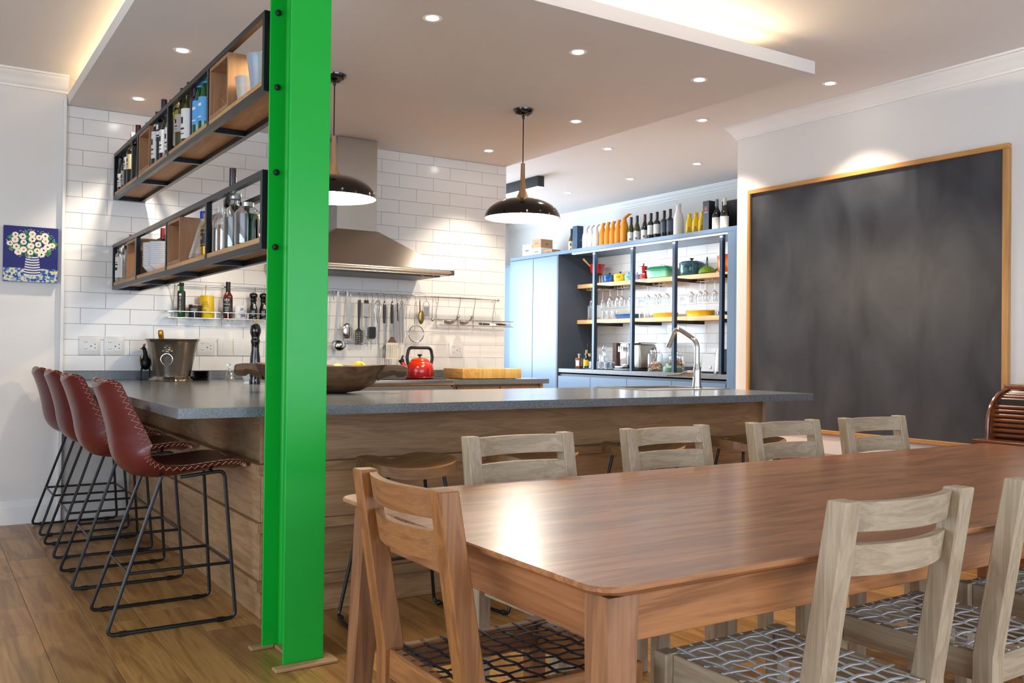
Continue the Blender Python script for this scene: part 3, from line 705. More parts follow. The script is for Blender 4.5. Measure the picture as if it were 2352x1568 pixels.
def make_stool():
    t = thing('bar_stool', 'x', 'bar stool')
    a = Mb(); a.grid(lambda u, v: shell_pt(round(u * NU), v * 2 - 1, False), NU, NV); a.build('seat_lining', leather_in, t, ang=1.2)
    a = Mb(); a.grid(lambda u, v: shell_pt(round(u * NU), v * 2 - 1, True), NU, NV); a.build('outer_shell', leather, t, ang=1.2)
    st = Mb()
    for s in (-1, 1):
        pts = []
        for i in range(1, NU):
            pts.append(shell_pt(i, s * (0.985 if i % 2 else 0.90), True, 0.002))
            mid = [(a_ + b_) / 2 for a_, b_ in zip(shell_pt(i, s * (0.985 if i % 2 else 0.90), True, 0.002), shell_pt(i + 1, s * (0.90 if i % 2 else 0.985), True, 0.002))]
        fine = []
        for k in range(len(pts) - 1):
            A, Bq = Vector(pts[k]), Vector(pts[k+1]); fine.append(A)
        st.tube(fine, 0.0012, 5)
        st.tube([shell_pt(i, s * (0.93 if i % 2 else 0.985), False) for i in range(2, NU)], 0.0014, 5)
    st.build('stitching', thread, t)['kind'] = 'stuff'
    for s in (-1, 1):
        y = 0.198 * s; yt = 0.165 * s
        Mb().tube([(-0.045, yt, 0.598), (-0.245, y, 0.010), (0.25, y, 0.010), (0.205, yt, 0.612), (0.03, yt, 0.596)], 0.0075, 8, fl=0.03, seg=5).build('side_frame', black_metal, t)
        for xx in (-0.185, 0.19): Mb().tube([(xx - 0.014, y, 0.010), (xx + 0.014, y, 0.010)], 0.0105, 8).build('floor_pad', black_plastic, t)
    zf = 0.235; k = zf / 0.6
    xr, xf = -0.245 + 0.2 * k, 0.25 - 0.045 * k; yy = 0.198 - 0.033 * k
    Mb().tube([(xr, -yy, zf), (xf, -yy, zf), (xf, yy, zf), (xr, yy, zf)], 0.0065, 8, closed=True).build('footrest', black_metal, t)
    Mb().tube([(0.16, -0.165, 0.609), (0.16, 0.165, 0.609)], 0.007, 8).build('seat_bar', black_metal, t)
    Mb().tube([(-0.04, -0.165, 0.6), (-0.04, 0.165, 0.6)], 0.007, 8).build('seat_bar', black_metal, t)
    return t
s0 = make_stool()
SP = [(0.872, 3.995, 'nearest the green column'), (0.852, 4.80, 'second from the green column'), (0.858, 5.52, 'third from the green column'), (0.862, 6.20, 'farthest from the column, next to the white wall')]
for i, (x, y, w) in enumerate(SP):
    lab = 'dark red leather bar stool, ' + w
    if i == 0: s0.location = (x, y, 0); s0['label'] = lab; s0['group'] = 'leather bar stools'
    else: dup(s0, (x, y, 0), 0.0, lab, 'leather bar stools')
# ================================================================ WOODEN SADDLE STOOLS
def make_saddle():
    t = thing('saddle_stool', 'x', 'bar stool')
    wood_s = wood('saddle_wood', '6E4A2C', '9C744A', 'x', 0.4, rnd=0.08)
    def top(x, y): return 0.640 + 0.030 * (abs(x) / 0.20) ** 2.2 + 0.020 * max(0, y / 0.15) ** 2 * (0.4 + abs(math.sin(x * 14))) 
    def ring(s, a):
        cx, sy_ = math.cos(a), math.sin(a)
        x = 0.205 * s * math.copysign(abs(cx) ** 0.62, cx); y = 0.155 * s * math.copysign(abs(sy_) ** 0.75, sy_)
        return x, y
    m = Mb(); n = 36
    def fn(u, v):
        a = 2 * PI * u
        if v <= 0.6:
            s = v / 0.6; x, y = ring(s, a); return (x, y, top(x, y))
        s = 1 - max(0, (v - 0.75)) / 0.25 if v > 0.75 else 1.0
        x, y = ring(s * 0.999 + 0.0, a); xe, ye = ring(1, a)
        z = top(xe, ye) - 0.040 * min(1, (v - 0.6) / 0.15)
        return (x, y, z if v <= 0.75 else z * s + (0.602) * (1 - s))
    m.grid(fn, n, 20, cu=True); bmesh.ops.remove_doubles(m.bm, verts=m.bm.verts[:], dist=1e-4)
    m.build('seat', wood_s, t, ang=0.7)
    for sx in (-1, 1):
        pts = [(sx*0.125, -0.085, 0.612), (sx*0.225, -0.165, 0.010)] + [(sx*(0.225 + 0.022*math.sin(PI*i/6)), -0.165 + 0.33*i/6, 0.010) for i in range(1, 6)] + [(sx*0.225, 0.165, 0.010), (sx*0.125, 0.085, 0.612)]
        Mb().tube(pts, 0.0075, 8, fl=0.025, seg=4).build('side_frame', black_metal, t)
        for sy_ in (-1, 1): Mb().sphere((sx*0.228, sy_*0.13, 0.011), 0.012, 8).build('floor_pad', black_plastic, t)
    for sy_ in (-1, 1): Mb().tube([(-0.178, sy_*0.127, 0.29), (0.178, sy_*0.127, 0.29)], 0.0065, 8).build('foot_bar', black_metal, t)
    return t
w0 = make_saddle()
WS = [(1.715, 3.43, 'left one, in front of the bar base beside the green column'), (2.335, 3.415, 'second from the column, behind the first far chair'), (3.005, 3.43, 'third from the column, behind the second far chair'), (3.715, 3.41, 'right one near the end of the bar')]
for i, (x, y, w) in enumerate(WS):
    lab = 'wooden saddle bar stool, ' + w
    if i == 0: w0.location = (x, y, 0); w0['label'] = lab; w0['group'] = 'wooden saddle stools'
    else: dup(w0, (x, y, 0), 0.0, lab, 'wooden saddle stools')
# ================================================================ DINING TABLE
TX0, TX1, TY0, TY1, TZ = 0.956, 4.08, 1.191, 2.332, 0.725
t = thing('dining_table', 'long walnut brown dining table with thin rounded top', 'table', ((TX0+TX1)/2, (TY0+TY1)/2, 0))
hx, hy = (TX1 - TX0) / 2, (TY1 - TY0) / 2
def rrect(hx, hy, r, n=6):
    out = []
    for cx, cy, a0 in ((hx-r, hy-r, 0), (-hx+r, hy-r, PI/2), (-hx+r, -hy+r, PI), (hx-r, -hy+r, 1.5*PI)):
        for k in range(n + 1): a = a0 + PI/2*k/n; out.append((cx + r*math.cos(a), cy + r*math.sin(a)))
    return out
m = Mb(); levels = [(0.030, TZ - 0.026), (0.004, TZ - 0.013), (0.0, TZ - 0.009), (0.0, TZ - 0.003), (0.003, TZ)]
rings = [[m.bm.verts.new((x, y, z)) for x, y in rrect(hx - d, hy - d, 0.055)] for d, z in levels]
for A, C in zip(rings, rings[1:]):
    for i in range(len(A)): j = (i+1) % len(A); m.bm.faces.new((A[i], A[j], C[j], C[i]))
m.bm.faces.new(rings[0][::-1]); m.bm.faces.new(rings[-1]); m.build('table_top', table_x, t)
for s in (-1, 1):
    B((-hx + 0.11, s*(hy - 0.055) - 0.011, 0.612), (hx - 0.11, s*(hy - 0.055) + 0.011, TZ - 0.0265), 0.002, 1).build('apron', table_x, t)
    B((s*(hx - 0.06) - 0.011, -hy + 0.10, 0.612), (s*(hx - 0.06) + 0.011, hy - 0.10, TZ - 0.0265), 0.002, 1).build('apron', table_y, t)
    for q in (-1, 1):
        cx, cy = s*(hx - 0.075), q*(hy - 0.066)
        def sq(cx, cy, h): return [(cx-h, cy-h), (cx+h, cy-h), (cx+h, cy+h), (cx-h, cy+h)]
        ox, oy = s*0.034, q*0.034
        Mb().hexa([(x, y, 0) for x, y in sq(cx + ox, cy + oy, 0.023)], [(x, y, TZ - 0.0265) for x, y in sq(cx, cy, 0.034)]).build('leg', table_z, t, smooth=False)
# ================================================================ DINING CHAIRS
def make_chair(mx, my, mz, strap):
    t = thing('dining_chair', 'x', 'chair')
    ho, pw = 0.21, 0.046
    def yb(z): return 0.0 if z <= 0.43 else -0.066 * (z - 0.43) / 0.415
    def yf(z): return 0.052 if z <= 0.43 else 0.052 - 0.072 * (z - 0.43) / 0.415
    for s in (-1, 1):
        xo, xi = s*ho, s*(ho - pw)
        m = Mb(); v = []
        for z, ex in ((0, 0.0), (0.43, 0.0), (0.845, 0.0)):
            x0, x1 = min(xo, xi), max(xo, xi)
            yy0 = yb(z) + (0.006 if z == 0 else 0); yy1 = yf(z)
            v.append([m.bm.verts.new(p) for p in ((x0, yy0, z), (x1, yy0, z), (x1, yy1, z), (x0, yy1, z))])
        for A, C in zip(v, v[1:]):
            for i in range(4): j = (i+1) % 4; m.bm.faces.new((A[i], A[j], C[j], C[i]))
        m.bm.faces.new(v[0][::-1]); m.bm.faces.new(v[-1])
        bmesh.ops.bevel(m.bm, geom=[e for e in m.bm.edges], offset=0.003, segments=1, affect='EDGES')
        m.build('back_post', mz, t, smooth=False)
        B((xo - (0.044 if s > 0 else 0), 0.415, 0), (xo + (0.044 if s < 0 else 0), 0.458, 0.43), 0.003, 1).build('front_leg', mz, t)
        B((s*0.178 - 0.012, 0.053, 0.362), (s*0.178 + 0.012, 0.4145, 0.428), 0.002, 1).build('side_rail', my, t)
    B((-0.163, 0.428, 0.362), (0.163, 0.452, 0.428), 0.002, 1).build('front_rail', mx, t)
    B((-0.163, 0.012, 0.362), (0.163, 0.036, 0.428), 0.002, 1).build('back_rail', mx, t)
    for z0, z1 in ((0.782, 0.840), (0.694, 0.756)):
        def slat(u, v, z0=z0, z1=z1):
            x = (-1 + 2*u) * 0.1635; bow = -0.036 * (1 - (x / 0.1635) ** 2)
            k = v * 4
            q = [(0, 0), (1, 0), (1, 1), (0, 1)][int(k) % 4]
            z = z0 + (z1 - z0) * q[1]; y = yf(z) - 0.024 + bow + 0.019 * q[0]
            return (x, y, z)
        m = Mb(); m.grid(slat, 14, 4, cv=True); es = [e for e in m.bm.edges if e.is_boundary]; bmesh.ops.holes_fill(m.bm, edges=es)
        m.build('back_slat', mx, t, ang=0.6)
    # woven seat: straps over and under
    m = Mb(); nx, ny = 8, 8
    xs = [-0.148 + 0.296 * i / (nx - 1) for i in range(nx)]; ys_ = [0.055 + 0.365 * i / (ny - 1) for i in range(ny)]
    for i, x in enumerate(xs):
        pts = [(x, 0.020, 0.4285)] + [(x, y, 0.4255 + (0.0022 if (i + j) % 2 else -0.0022)) for j, y in enumerate(ys_)] + [(x, 0.445, 0.4285)]
        m.tube(pts, 0.004, 4, flat=(0.0044, 0.0018))
    for j, y in enumerate(ys_):
        pts = [(-0.186, y, 0.4285)] + [(x, y, 0.4255 + (-0.0022 if (i + j) % 2 else 0.0022)) for i, x in enumerate(xs)] + [(0.186, y, 0.4285)]
        m.tube(pts, 0.004, 4, flat=(0.0020, 0.0052) if False else (0.0052, 0.0020))
    m.build('woven_seat', strap, t, smooth=False)['kind'] = 'stuff'
    return t
strap_w = mat('strap_pale', 'C9C7C4', 0.5, var=0.1); strap_b = mat('strap_black', '15161A', 0.45, var=0.2)
c0 = make_chair(chair_x, chair_y, chair_z, strap_w)
NEARC = [(1.655, 1.150, 0.0, 'first on the near side, in full view in front of the table'), (2.275, 1.158, 0.015, 'second on the near side, cut by the right edge of the photo'), (2.885, 1.16, -0.01, 'third on the near side, only its woven seat in view')]
FARC = [(1.672, 2.482, PI + 0.02, 'first on the far side from the green column'), (2.335, 2.50, PI + 0.03, 'second on the far side from the green column'), (2.985, 2.505, PI + 0.035, 'third on the far side, in front of the bar end'), (3.57, 2.508, PI - 0.01, 'fourth on the far side, below the blackboard')]
first = True
for (x, y, r, w) in NEARC + FARC:
    lab = 'grey oak chair, ' + w
    if first: c0.location = (x, y, 0); c0.rotation_euler = (0, 0, r); c0['label'] = lab; c0['group'] = 'grey oak dining chairs'; first = False
    else: dup(c0, (x, y, 0), r, lab, 'grey oak dining chairs')
c1 = make_chair(teak_x, teak_y, teak_z, strap_b)
c1['label'] = 'brown wooden chair with black woven strap seat at the end of the table'; c1.location = (0.915 - 0.0, 1.77, 0); c1.rotation_euler = (0, 0, -PI/2)
# ================================================================ PENDANT LAMPS
sh_out = mat('shade_black', '17120E', 0.09, 0.35, var=0.1, coat=0.5); sh_in = mat('shade_white', 'F4EFE6', 0.5, var=0.01)
bulb = emit('bulb_glow', (1.0, 0.84, 0.6), 90.0)
turned = wood('turned_wood', 'A87A4C', 'CFA272', 'z', 0.4)
def pendant(x, y, label):
    t = thing('pendant_lamp', label, 'pendant lamp', (x, y, DZ), 0, 'pendant lamps above the bar')
    Mb().lathe([(0, -0.044), (0.030, -0.042), (0.052, -0.030), (0.064, -0.012), (0.066, 0), (0, 0)], 28, cap=False).build('ceiling_rose', black_gloss, t)
    Mb().tube([(0, 0, -0.04), (0, 0, -0.36)], 0.0035, 8).build('cord', black_plastic, t)
    Mb().lathe([(0, -0.06), (0.007, -0.06), (0.009, -0.044), (0, -0.044)], 12, cap=False).build('cord_grip', black_plastic, t)
    z = -0.345
    Mb().lathe([(0, z), (0.013, z), (0.014, z - 0.06), (0.0155, z - 0.12), (0.020, z - 0.165), (0.030, z - 0.20), (0.043, z - 0.228), (0, z - 0.228)], 24, cap=False).build('stem', turned, t)
    zt = z - 0.222
    dome = [(0.243 * math.sin(a), zt - 0.128 * (1 - math.cos(a))) for a in [PI/2 * i / 12 for i in range(1, 13)]]
    Mb().lathe([(0, zt)] + dome + [(0.244, zt - 0.131)], 48, cap=False).build('shade', sh_out, t)
    Mb().lathe([(0, zt - 0.004)] + [(r * 0.985, q - 0.0035) for r, q in dome] + [(0.244, zt - 0.131)], 48, cap=False).build('shade_lining', sh_in, t)
    Mb().lathe([(0, zt - 0.045), (0.018, zt - 0.045), (0.018, zt - 0.005), (0, zt - 0.005)], 14, cap=False).build('lamp_holder', white_glaze, t)
    Mb().sphere((0, 0, zt - 0.070), 0.028, 10).build('bulb', bulb, t)
    l = bpy.data.lights.new('pendant_glow', 'POINT'); l.energy = 34; l.color = (1.0, 0.80, 0.55); l.shadow_soft_size = 0.03
    o = obj('pendant_glow', l, t); o.location = (0, 0, zt - 0.112)
pendant(3.247, 4.895, 'black dome pendant lamp with wooden stem, fully visible right of the column')
pendant(1.963, 4.894, 'black dome pendant lamp partly hidden behind the green column')
# ================================================================ SUSPENDED SHELVES
XF, XB = 1.077, 1.270       # front (stool side) and back faces of the shelf frames
Y0s, Y1s = 3.384, 6.4985
UP = [6.4985 - 0.0125, 5.735, 4.962, 4.182, 3.384 + 0.0125]
def frame_shelf(z0, z1, label, cubbies, cubby_mat):
    t = thing('wall_shelf', label, 'shelf', (0, 0, 0))
    s = 0.025
    for x in (XF, XB - s):
        for z in (z0, z1 - s): B((x, Y0s, z), (x + s, Y1s, z + s), 0.001, 1).build('rail', shelf_metal, t)
        for y in UP: B((x + 0.0005, y - s/2, z0 + s), (x + s - 0.0005, y + s/2, z1 - s)).build('upright', shelf_metal, t)
    for y in UP:
        B((XF + s, y - s/2, z0), (XB - s, y + s/2, z0 + s)).build('cross_bar', shelf_metal, t)
    for y in (UP[0], UP[-1]): B((XF + s, y - s/2, z1 - s), (XB - s, y + s/2, z1)).build('cross_bar', shelf_metal, t)
    ys = [Y0s + 0.002, 3.82, 4.30, 5.10, 5.62, Y1s - 0.002]
    for a, b in zip(ys, ys[1:]): B((XF + 0.004, a + 0.0006, z0 + s + 0.0003), (XB - 0.004, b - 0.0006, z0 + s + 0.021), 0.001, 1).build('shelf_board', shelf_oak, t)
    zb = z0 + s + 0.0215; zt = z1 - s - 0.001
    for a, b in cubbies:
        k = 0.016; m = Mb()
        m.box((XF + 0.004, a, zb), (XB - 0.006, a + k, zt)); m.box((XF + 0.004, b - k, zb), (XB - 0.006, b, zt))
        m.box((XF + 0.004, a + k, zb), (XB - 0.006, b - k, zb + k)); m.box((XF + 0.004, a + k, zt - k), (XB - 0.006, b - k, zt))
        m.build('cubby', cubby_mat, t, smooth=False)
    return zb
zU = frame_shelf(2.082, 2.385, 'upper black steel and oak shelf hung between tiled wall and column', [(5.422, 5.712), (3.873, 4.165)], box_oak)
zL = frame_shelf(1.490, 1.787, 'lower black steel and oak shelf hung between tiled wall and column', [(5.765, 6.035), (4.677, 4.945)], box_oak)
# small led strip that lights the near cubby of the upper shelf
t = thing('led_strip', 'warm led strip under the top rail of the upper shelf near the column', 'led strip', (1.2, 3.62, 2.357))
B((-0.006, -0.2, -0.004), (0.006, 0.2, 0.002)).build('channel', trim_white, t)
B((-0.004, -0.19, -0.007), (0.004, 0.19, -0.0041)).build('diffuser', emit('shelf_led', (1.0, 0.78, 0.42), 12.0), t)
o = area('shelf_beam', (0, 0, -0.012), (0, 0, 0), 0.02, 0.36, 2.6, (1.0, 0.74, 0.38)); o.parent = t
# ---------------------------------------------------------------- bottles
G_DARK = mat('bottle_black', '0A0C0A', 0.06, var=0.2, coat=0.4); G_OLIVE = mat('bottle_olive', '3B3A10', 0.06, var=0.2, coat=0.4)
G_GREEN = mat('bottle_green', '0F4A1C', 0.06, var=0.2, coat=0.4); G_BLUE = mat('bottle_blue', '0B1A4E', 0.06, var=0.2, coat=0.4); G_RED = mat('bottle_red', '5A120A', 0.06, var=0.2, coat=0.4)
L_WHITE = mat('label_white', 'DAD8D4', 0.6, var=0.04); L_CREAM = mat('label_cream', 'D6C69A', 0.6, var=0.08); L_GREY = mat('label_grey', 'A59A94', 0.6, var=0.25, scale=30)
L_BLUE = mat('label_blue', '4F9AD0', 0.5, var=0.15, scale=40); L_BLACK = mat('label_black', '15161A', 0.5); L_SLATE = mat('label_slate', '3F4A58', 0.5, var=0.1); INK = mat('ink', '16161A', 0.6); INKW = mat('ink_white', 'D8D8D8', 0.6); GOLD = mat('gold_foil', 'C08A2C', 0.25, 0.9, var=0.1)
C_BLACK = mat('capsule_black', '121214', 0.35); C_NAVY = mat('capsule_navy', '1C2436', 0.35); C_RED = mat('capsule_red', '5E1015', 0.3); C_SILV = mat('capsule_silver', 'B5B3AE', 0.3, 0.8); C_CREAM = mat('capsule_cream', 'CFC9B4', 0.4); C_GREY = mat('capsule_grey', '6E7B86', 0.35, 0.3); C_WINE = mat('capsule_wine', '2A1418', 0.3)
def bprof(style, H, R):
    rn = 0.0138
    if style == 'bordeaux': return [(0, 0.003), (R*0.86, 0), (R, 0.008), (R, 0.60*H), (R*0.95, 0.635*H), (R*0.74, 0.675*H), (rn*1.25, 0.715*H), (rn, 0.75*H), (rn*0.97, 0.955*H), (rn*1.1, 0.96*H), (rn*1.1, 0.995*H), (0, H)]
    if style == 'burgundy': return [(0, 0.003), (R*0.86, 0), (R, 0.008), (R, 0.47*H), (R*0.93, 0.53*H), (R*0.66, 0.63*H), (rn*1.45, 0.70*H), (rn*1.08, 0.76*H), (rn*0.97, 0.955*H), (rn*1.1, 0.96*H), (rn*1.1, 0.995*H), (0, H)]
    if style == 'square': return [(0, 0.003), (R*0.9, 0), (R, 0.008), (R, 0.66*H), (R*0.9, 0.70*H), (rn*1.3, 0.75*H), (rn*1.1, 0.78*H), (rn*1.1, 0.99*H), (0, H)]
    return [(0, 0.003), (R*0.86, 0), (R, 0.01), (R, 0.74*H), (R*0.8, 0.78*H), (rn*1.3, 0.83*H), (rn*1.2, 0.99*H), (0, H)]
def bottle(label, loc, H=0.30, R=0.0365, style='bordeaux', g=None, cap=None, lab=None, cat='bottle', group=None, name='wine_bottle', ang=PI, c0=0.77, print_=None, span=2.4):
    t = thing(name, label, cat, loc, 0, group)
    pr = bprof(style, H, R)
    Mb().lathe(pr, 20, cap=False).build('glass', g or G_DARK, t)
    if cap is not None:
        rn = 0.0138; r2 = rn * (1.16 if style in ('bordeaux', 'burgundy') else 1.35)
        Mb().lathe([(r2*0.98, c0*H), (r2, c0*H + 0.001), (r2, H + 0.0005), (r2*0.8, H + 0.0015), (0, H + 0.0015)], 16, cap=False).build('capsule', cap, t)
    if lab:
        z0, z1, m_ = lab
        l = Mb().arc(R + 0.0005, z0*H, z1*H, ang - span/2, ang + span/2, 12).build('label', m_, t)
        if print_:
            k = Mb(); w = print_.get('w', 0.6)
            for a, b, ww in print_.get('bars', [(0.35, 0.5, 0.8), (0.6, 0.66, 1.0), (0.72, 0.76, 0.7)]):
                zz0, zz1 = (z0 + (z1 - z0) * a) * H, (z0 + (z1 - z0) * b) * H
                k.arc(R + 0.0009, zz0, zz1, ang - w*ww, ang + w*ww, 6)
            k.build('print', print_.get('m', INK), l)['kind'] = 'stuff'
    return t
GU = 'bottles on the upper shelf'
AU = PI + 0.25
U = [((1.122, 6.425, zU), .285, .034, 'burgundy', G_DARK, C_BLACK, (.10, .40, L_WHITE), 'dark wine bottle with low white label, at the wall end of the upper shelf'),
     ((1.128, 6.335, zU), .285, .035, 'burgundy', G_DARK, C_BLACK, (.10, .42, L_GREY), 'dark wine bottle with grey label, second from the wall on the upper shelf'),
     ((1.128, 6.245, zU), .30, .035, 'bordeaux', G_DARK, GOLD, (.38, .64, L_WHITE), 'dark wine bottle with high white label and orange neck on the upper shelf'),
     ((1.128, 6.150, zU), .335, .036, 'bordeaux', G_DARK, C_SILV, (.30, .58, L_CREAM), 'dark wine bottle with cream label and silver cap, wall end of the upper shelf'),
     ((1.128, 5.985, zU), .35, .037, 'bordeaux', G_DARK, C_RED, None, 'dark wine bottle with red wax top standing above the upper shelf rail'),
     ((1.150, 5.815, zU), .335, .036, 'bordeaux', G_DARK, C_SILV, None, 'dark wine bottle with silver cap beside the far cubby of the upper shelf'),
     ((1.118, 5.378, zU), .30, .034, 'bordeaux', G_DARK, C_BLACK, (.12, .62, L_WHITE), 'dark wine bottle with long white label, right against the far cubby'),
     ((1.130, 5.290, zU), .352, .040, 'bordeaux', G_DARK, C_BLACK, (.34, .62, L_BLACK), 'tall black wine bottle with square black label beside the far cubby'),
     ((1.120, 5.190, zU), .29, .034, 'burgundy', G_DARK, C_BLACK, (.12, .55, L_WHITE), 'dark wine bottle with white label left of the middle upright, upper shelf'),
     ((1.205, 5.180, zU), .40, .036, 'bordeaux', G_DARK, C_BLACK, None, 'unlabelled black wine bottle in the back row left of the middle upright'),
     ((1.125, 5.075, zU), .30, .036, 'burgundy', G_OLIVE, C_BLACK, (.10, .50, L_WHITE), 'olive wine bottle with white label and round mark, right of the middle upright'),
     ((1.132, 4.985, zU), .30, .036, 'burgundy', G_OLIVE, C_CREAM, (.12, .56, L_WHITE), 'olive wine bottle with cream cap and white label on the upper shelf'),
     ((1.128, 4.860, zU), .30, .037, 'burgundy', G_OLIVE, C_BLACK, (.28, .58, L_GREY), 'olive wine bottle with picture label in the middle of the upper shelf'),
     ((1.132, 4.725, zU), .312, .041, 'burgundy', G_OLIVE, C_BLACK, (.08, .56, L_WHITE), 'large olive wine bottle with tall white label on the upper shelf'),
     ((1.138, 4.595, zU), .310, .037, 'bordeaux', G_BLUE, C_NAVY, None, 'deep blue wine bottle without label on the upper shelf'),
     ((1.205, 4.930, zU), .345, .036, 'bordeaux', G_DARK, C_BLACK, None, 'unlabelled black wine bottle in the back row behind the picture label'),
     ((1.210, 4.660, zU), .345, .036, 'bordeaux', G_DARK, C_BLACK, None, 'unlabelled black wine bottle in the back row behind the deep blue bottle'),
     ((1.122, 4.487, zU), .285, .0345, 'burgundy', G_GREEN, L_BLUE, (.16, .56, L_BLUE), 'green water bottle with light blue label, left of a matching pair'),
     ((1.126, 4.395, zU), .285, .0345, 'burgundy', G_GREEN, L_BLUE, (.16, .56, L_BLUE), 'green water bottle with light blue label, right of a matching pair')]
for i, (l, H, R, st, g, cp, lb, la) in enumerate(U):
    pr = None
    if lb is not None:
        pr = {'m': INKW, 'bars': [(.2, .24, .9), (.32, .52, .8), (.62, .9, .55)]} if lb[2] is L_BLACK else ({'m': L_WHITE, 'bars': [(.62, .74, .7), (.15, .2, .8)]} if lb[2] is L_BLUE else {'m': INK, 'w': 0.4, 'bars': [(.30, .36, 1.0), (.5, .72, .55), (.15, .18, .9)]})
    bottle(la, l, H, R, st, g, cp, lb, group=GU, ang=AU, print_=pr, name='water_bottle' if g is G_GREEN else 'wine_bottle', c0=0.80)
# blue water label wording
# wire ornament in the near cubby
t = thing('wire_ornament', 'copper wire geometric ornament inside the near cubby of the upper shelf', 'ornament', (1.15, 4.02, zU + 0.0165))
P8 = [(0, -0.06, 0.0), (0.03, 0.05, 0.0), (-0.04, 0.075, 0.075), (0.0, -0.055, 0.135), (0.035, -0.02, 0.07)]
m = Mb()
for a, b in ((0, 1), (1, 2), (2, 3), (3, 0), (0, 2), (3, 4), (4, 1), (4, 0)): m.tube([P8[a], P8[b]], 0.0013, 5)
m.build('wire', mat('copper', 'B07A55', 0.3, 0.8), t)
# stoneware beakers
clay1 = mat('stoneware_grey', 'A29C96', 0.4, var=0.25, scale=3, stretch=(1, 1, 40), coat=0.2); clay2 = mat('stoneware_blue', '8A93A0', 0.3, var=0.15, scale=5, coat=0.4)
def beaker(label, loc, H, r0, r1, m_):
    t = thing('beaker', label, 'cup', loc, 0, 'stoneware beakers')
    pr = [(0, 0.002), (r0*0.9, 0), (r0, 0.004)] + [(r0 + (r1 - r0) * (i/8)**1.3 + 0.0007*(i % 2), 0.004 + (H - 0.004) * i / 8) for i in range(1, 9)] + [(r1 - 0.004, H - 0.001), (r0 - 0.003, 0.012), (0, 0.010)]
    Mb().lathe(pr, 28, cap=False).build('body', m_, t)
    return t
beaker('short ribbed grey stoneware beaker on the upper shelf', (1.137, 3.795, zU), 0.108, 0.036, 0.049, clay1)
beaker('tall blue grey stoneware beaker on the upper shelf next to the column', (1.135, 3.605, zU), 0.150, 0.038, 0.056, clay2)
beaker('second tall stoneware beaker behind the shelf corner by the column', (1.215, 3.50, zU), 0.150, 0.034, 0.046, clay1)
# ---------------------------------------------------------------- lower shelf
GL = 'bottles on the lower shelf'
GC = glass('clear_glass', (0.97, 0.99, 0.985)); GA = glass('amber_fluid', (0.75, 0.42, 0.10), 0.25); GY = glass('yellow_glass', (0.80, 0.92, 0.35), 0.12)
F_DARK = mat('dark_spirit', '120A05', 0.06, var=0.2, coat=0.4); F_BLUE = mat('dark_blue_spirit', '071421', 0.06, var=0.2, coat=0.4); F_AMB = mat('amber_spirit', '7A3E0C', 0.08, var=0.2, coat=0.4)
t = bottle('clear gin bottle with white label at the wall end of the lower shelf', (1.122, 6.42, zL), .245, .040, 'jar', GC, C_SILV, (.12, .66, L_WHITE), group=GL, name='gin_bottle', ang=AU, print_={'m': INK, 'w': .5})
bottle('dark bottle with black and red top above the lower shelf', (1.205, 6.36, zL), .315, .034, 'square', G_DARK, C_BLACK, (.3, .6, L_CREAM), group=GL, name='sauce_bottle', ang=AU)
bottle('red topped bottle at the wall end of the lower shelf', (1.150, 6.245, zL), .295, .034, 'square', G_RED, mat('cap_red', 'A81A14', .35), None, group=GL, name='sauce_bottle', ang=AU)
bottle('small red topped bottle behind the stacked bowls', (1.225, 5.70, zL), .285, .028, 'square', G_DARK, MATS['cap_red'], None, group=GL, name='sauce_bottle', ang=AU)
# stacked white bowls, each one a bowl
bowl_me = Mb().lathe([(0, 0.002), (0.034, 0), (0.038, 0.004), (0.058, 0.016), (0.074, 0.034), (0.083, 0.047), (0.088, 0.049), (0.086, 0.0515), (0.080, 0.050), (0.070, 0.036), (0.052, 0.018), (0.03, 0.008), (0, 0.007)], 28, cap=False).mesh('bowl', white_glaze)
def stack(x, y, n, s, where):
    for i in range(n):
        o = obj('stacked_bowl', bowl_me); o.location = (x, y, zL + i * 0.0108); o.scale = (s, s, 1)
        w = ('lowest', 'second', 'third', 'fourth', 'fifth', 'sixth', 'seventh', 'eighth', 'ninth', 'tenth', 'eleventh', 'twelfth', 'thirteenth')[i]
        tag(o, 'white bowl, ' + ('topmost' if i == n - 1 else w if i == 0 else w + ' from below') + ' in the stack ' + where, 'bowl', 'white bowls stacked ' + where)
stack(1.173, 5.600, 13, 0.98, 'nearer the wall')
stack(1.173, 5.415, 12, 0.98, 'nearer the column')
# conical flask with blue cap
t = thing('conical_flask', 'clear conical lab flask with blue screw cap on the lower shelf', 'flask', (1.150, 4.470, zL))
Mb().lathe([(0, 0.001), (0.066, 0), (0.073, 0.008), (0.070, 0.022), (0.030, 0.160), (0.0225, 0.178), (0.0215, 0.205), (0.0205, 0.205), (0.0210, 0.178), (0.028, 0.160), (0.068, 0.022), (0, 0.006)], 32, cap=False).build('glass_body', GC, t)
Mb().lathe([(0.024, 0.196), (0.0245, 0.197), (0.0245, 0.226), (0.0225, 0.229), (0, 0.229)], 24, cap=False).build('screw_cap', mat('cap_blue', '0A2FA0', 0.4), t)
k = Mb()
for i in range(7): k.arc(0.0705 - (0.03 + i*0.017 - 0.022) * 0.29 + 0.0006, 0.03 + i*0.017, 0.0312 + i*0.017, AU - 0.35, AU + (0.05 if i % 2 else 0.2), 4, r1=0.0705 - (0.03 + i*0.017 - 0.022) * 0.29 + 0.0004)
k.build('graduation_marks', INKW, t)
t = thing('conical_flask', 'second clear conical flask half behind the black upright', 'flask', (1.205, 4.335, zL))
Mb().lathe([(0, 0.001), (0.048, 0), (0.053, 0.008), (0.050, 0.022), (0.024, 0.140), (0.019, 0.158), (0.019, 0.185), (0.018, 0.185), (0.0185, 0.158), (0.022, 0.140), (0.048, 0.022), (0, 0.006)], 28, cap=False).build('glass_body', GC, t)
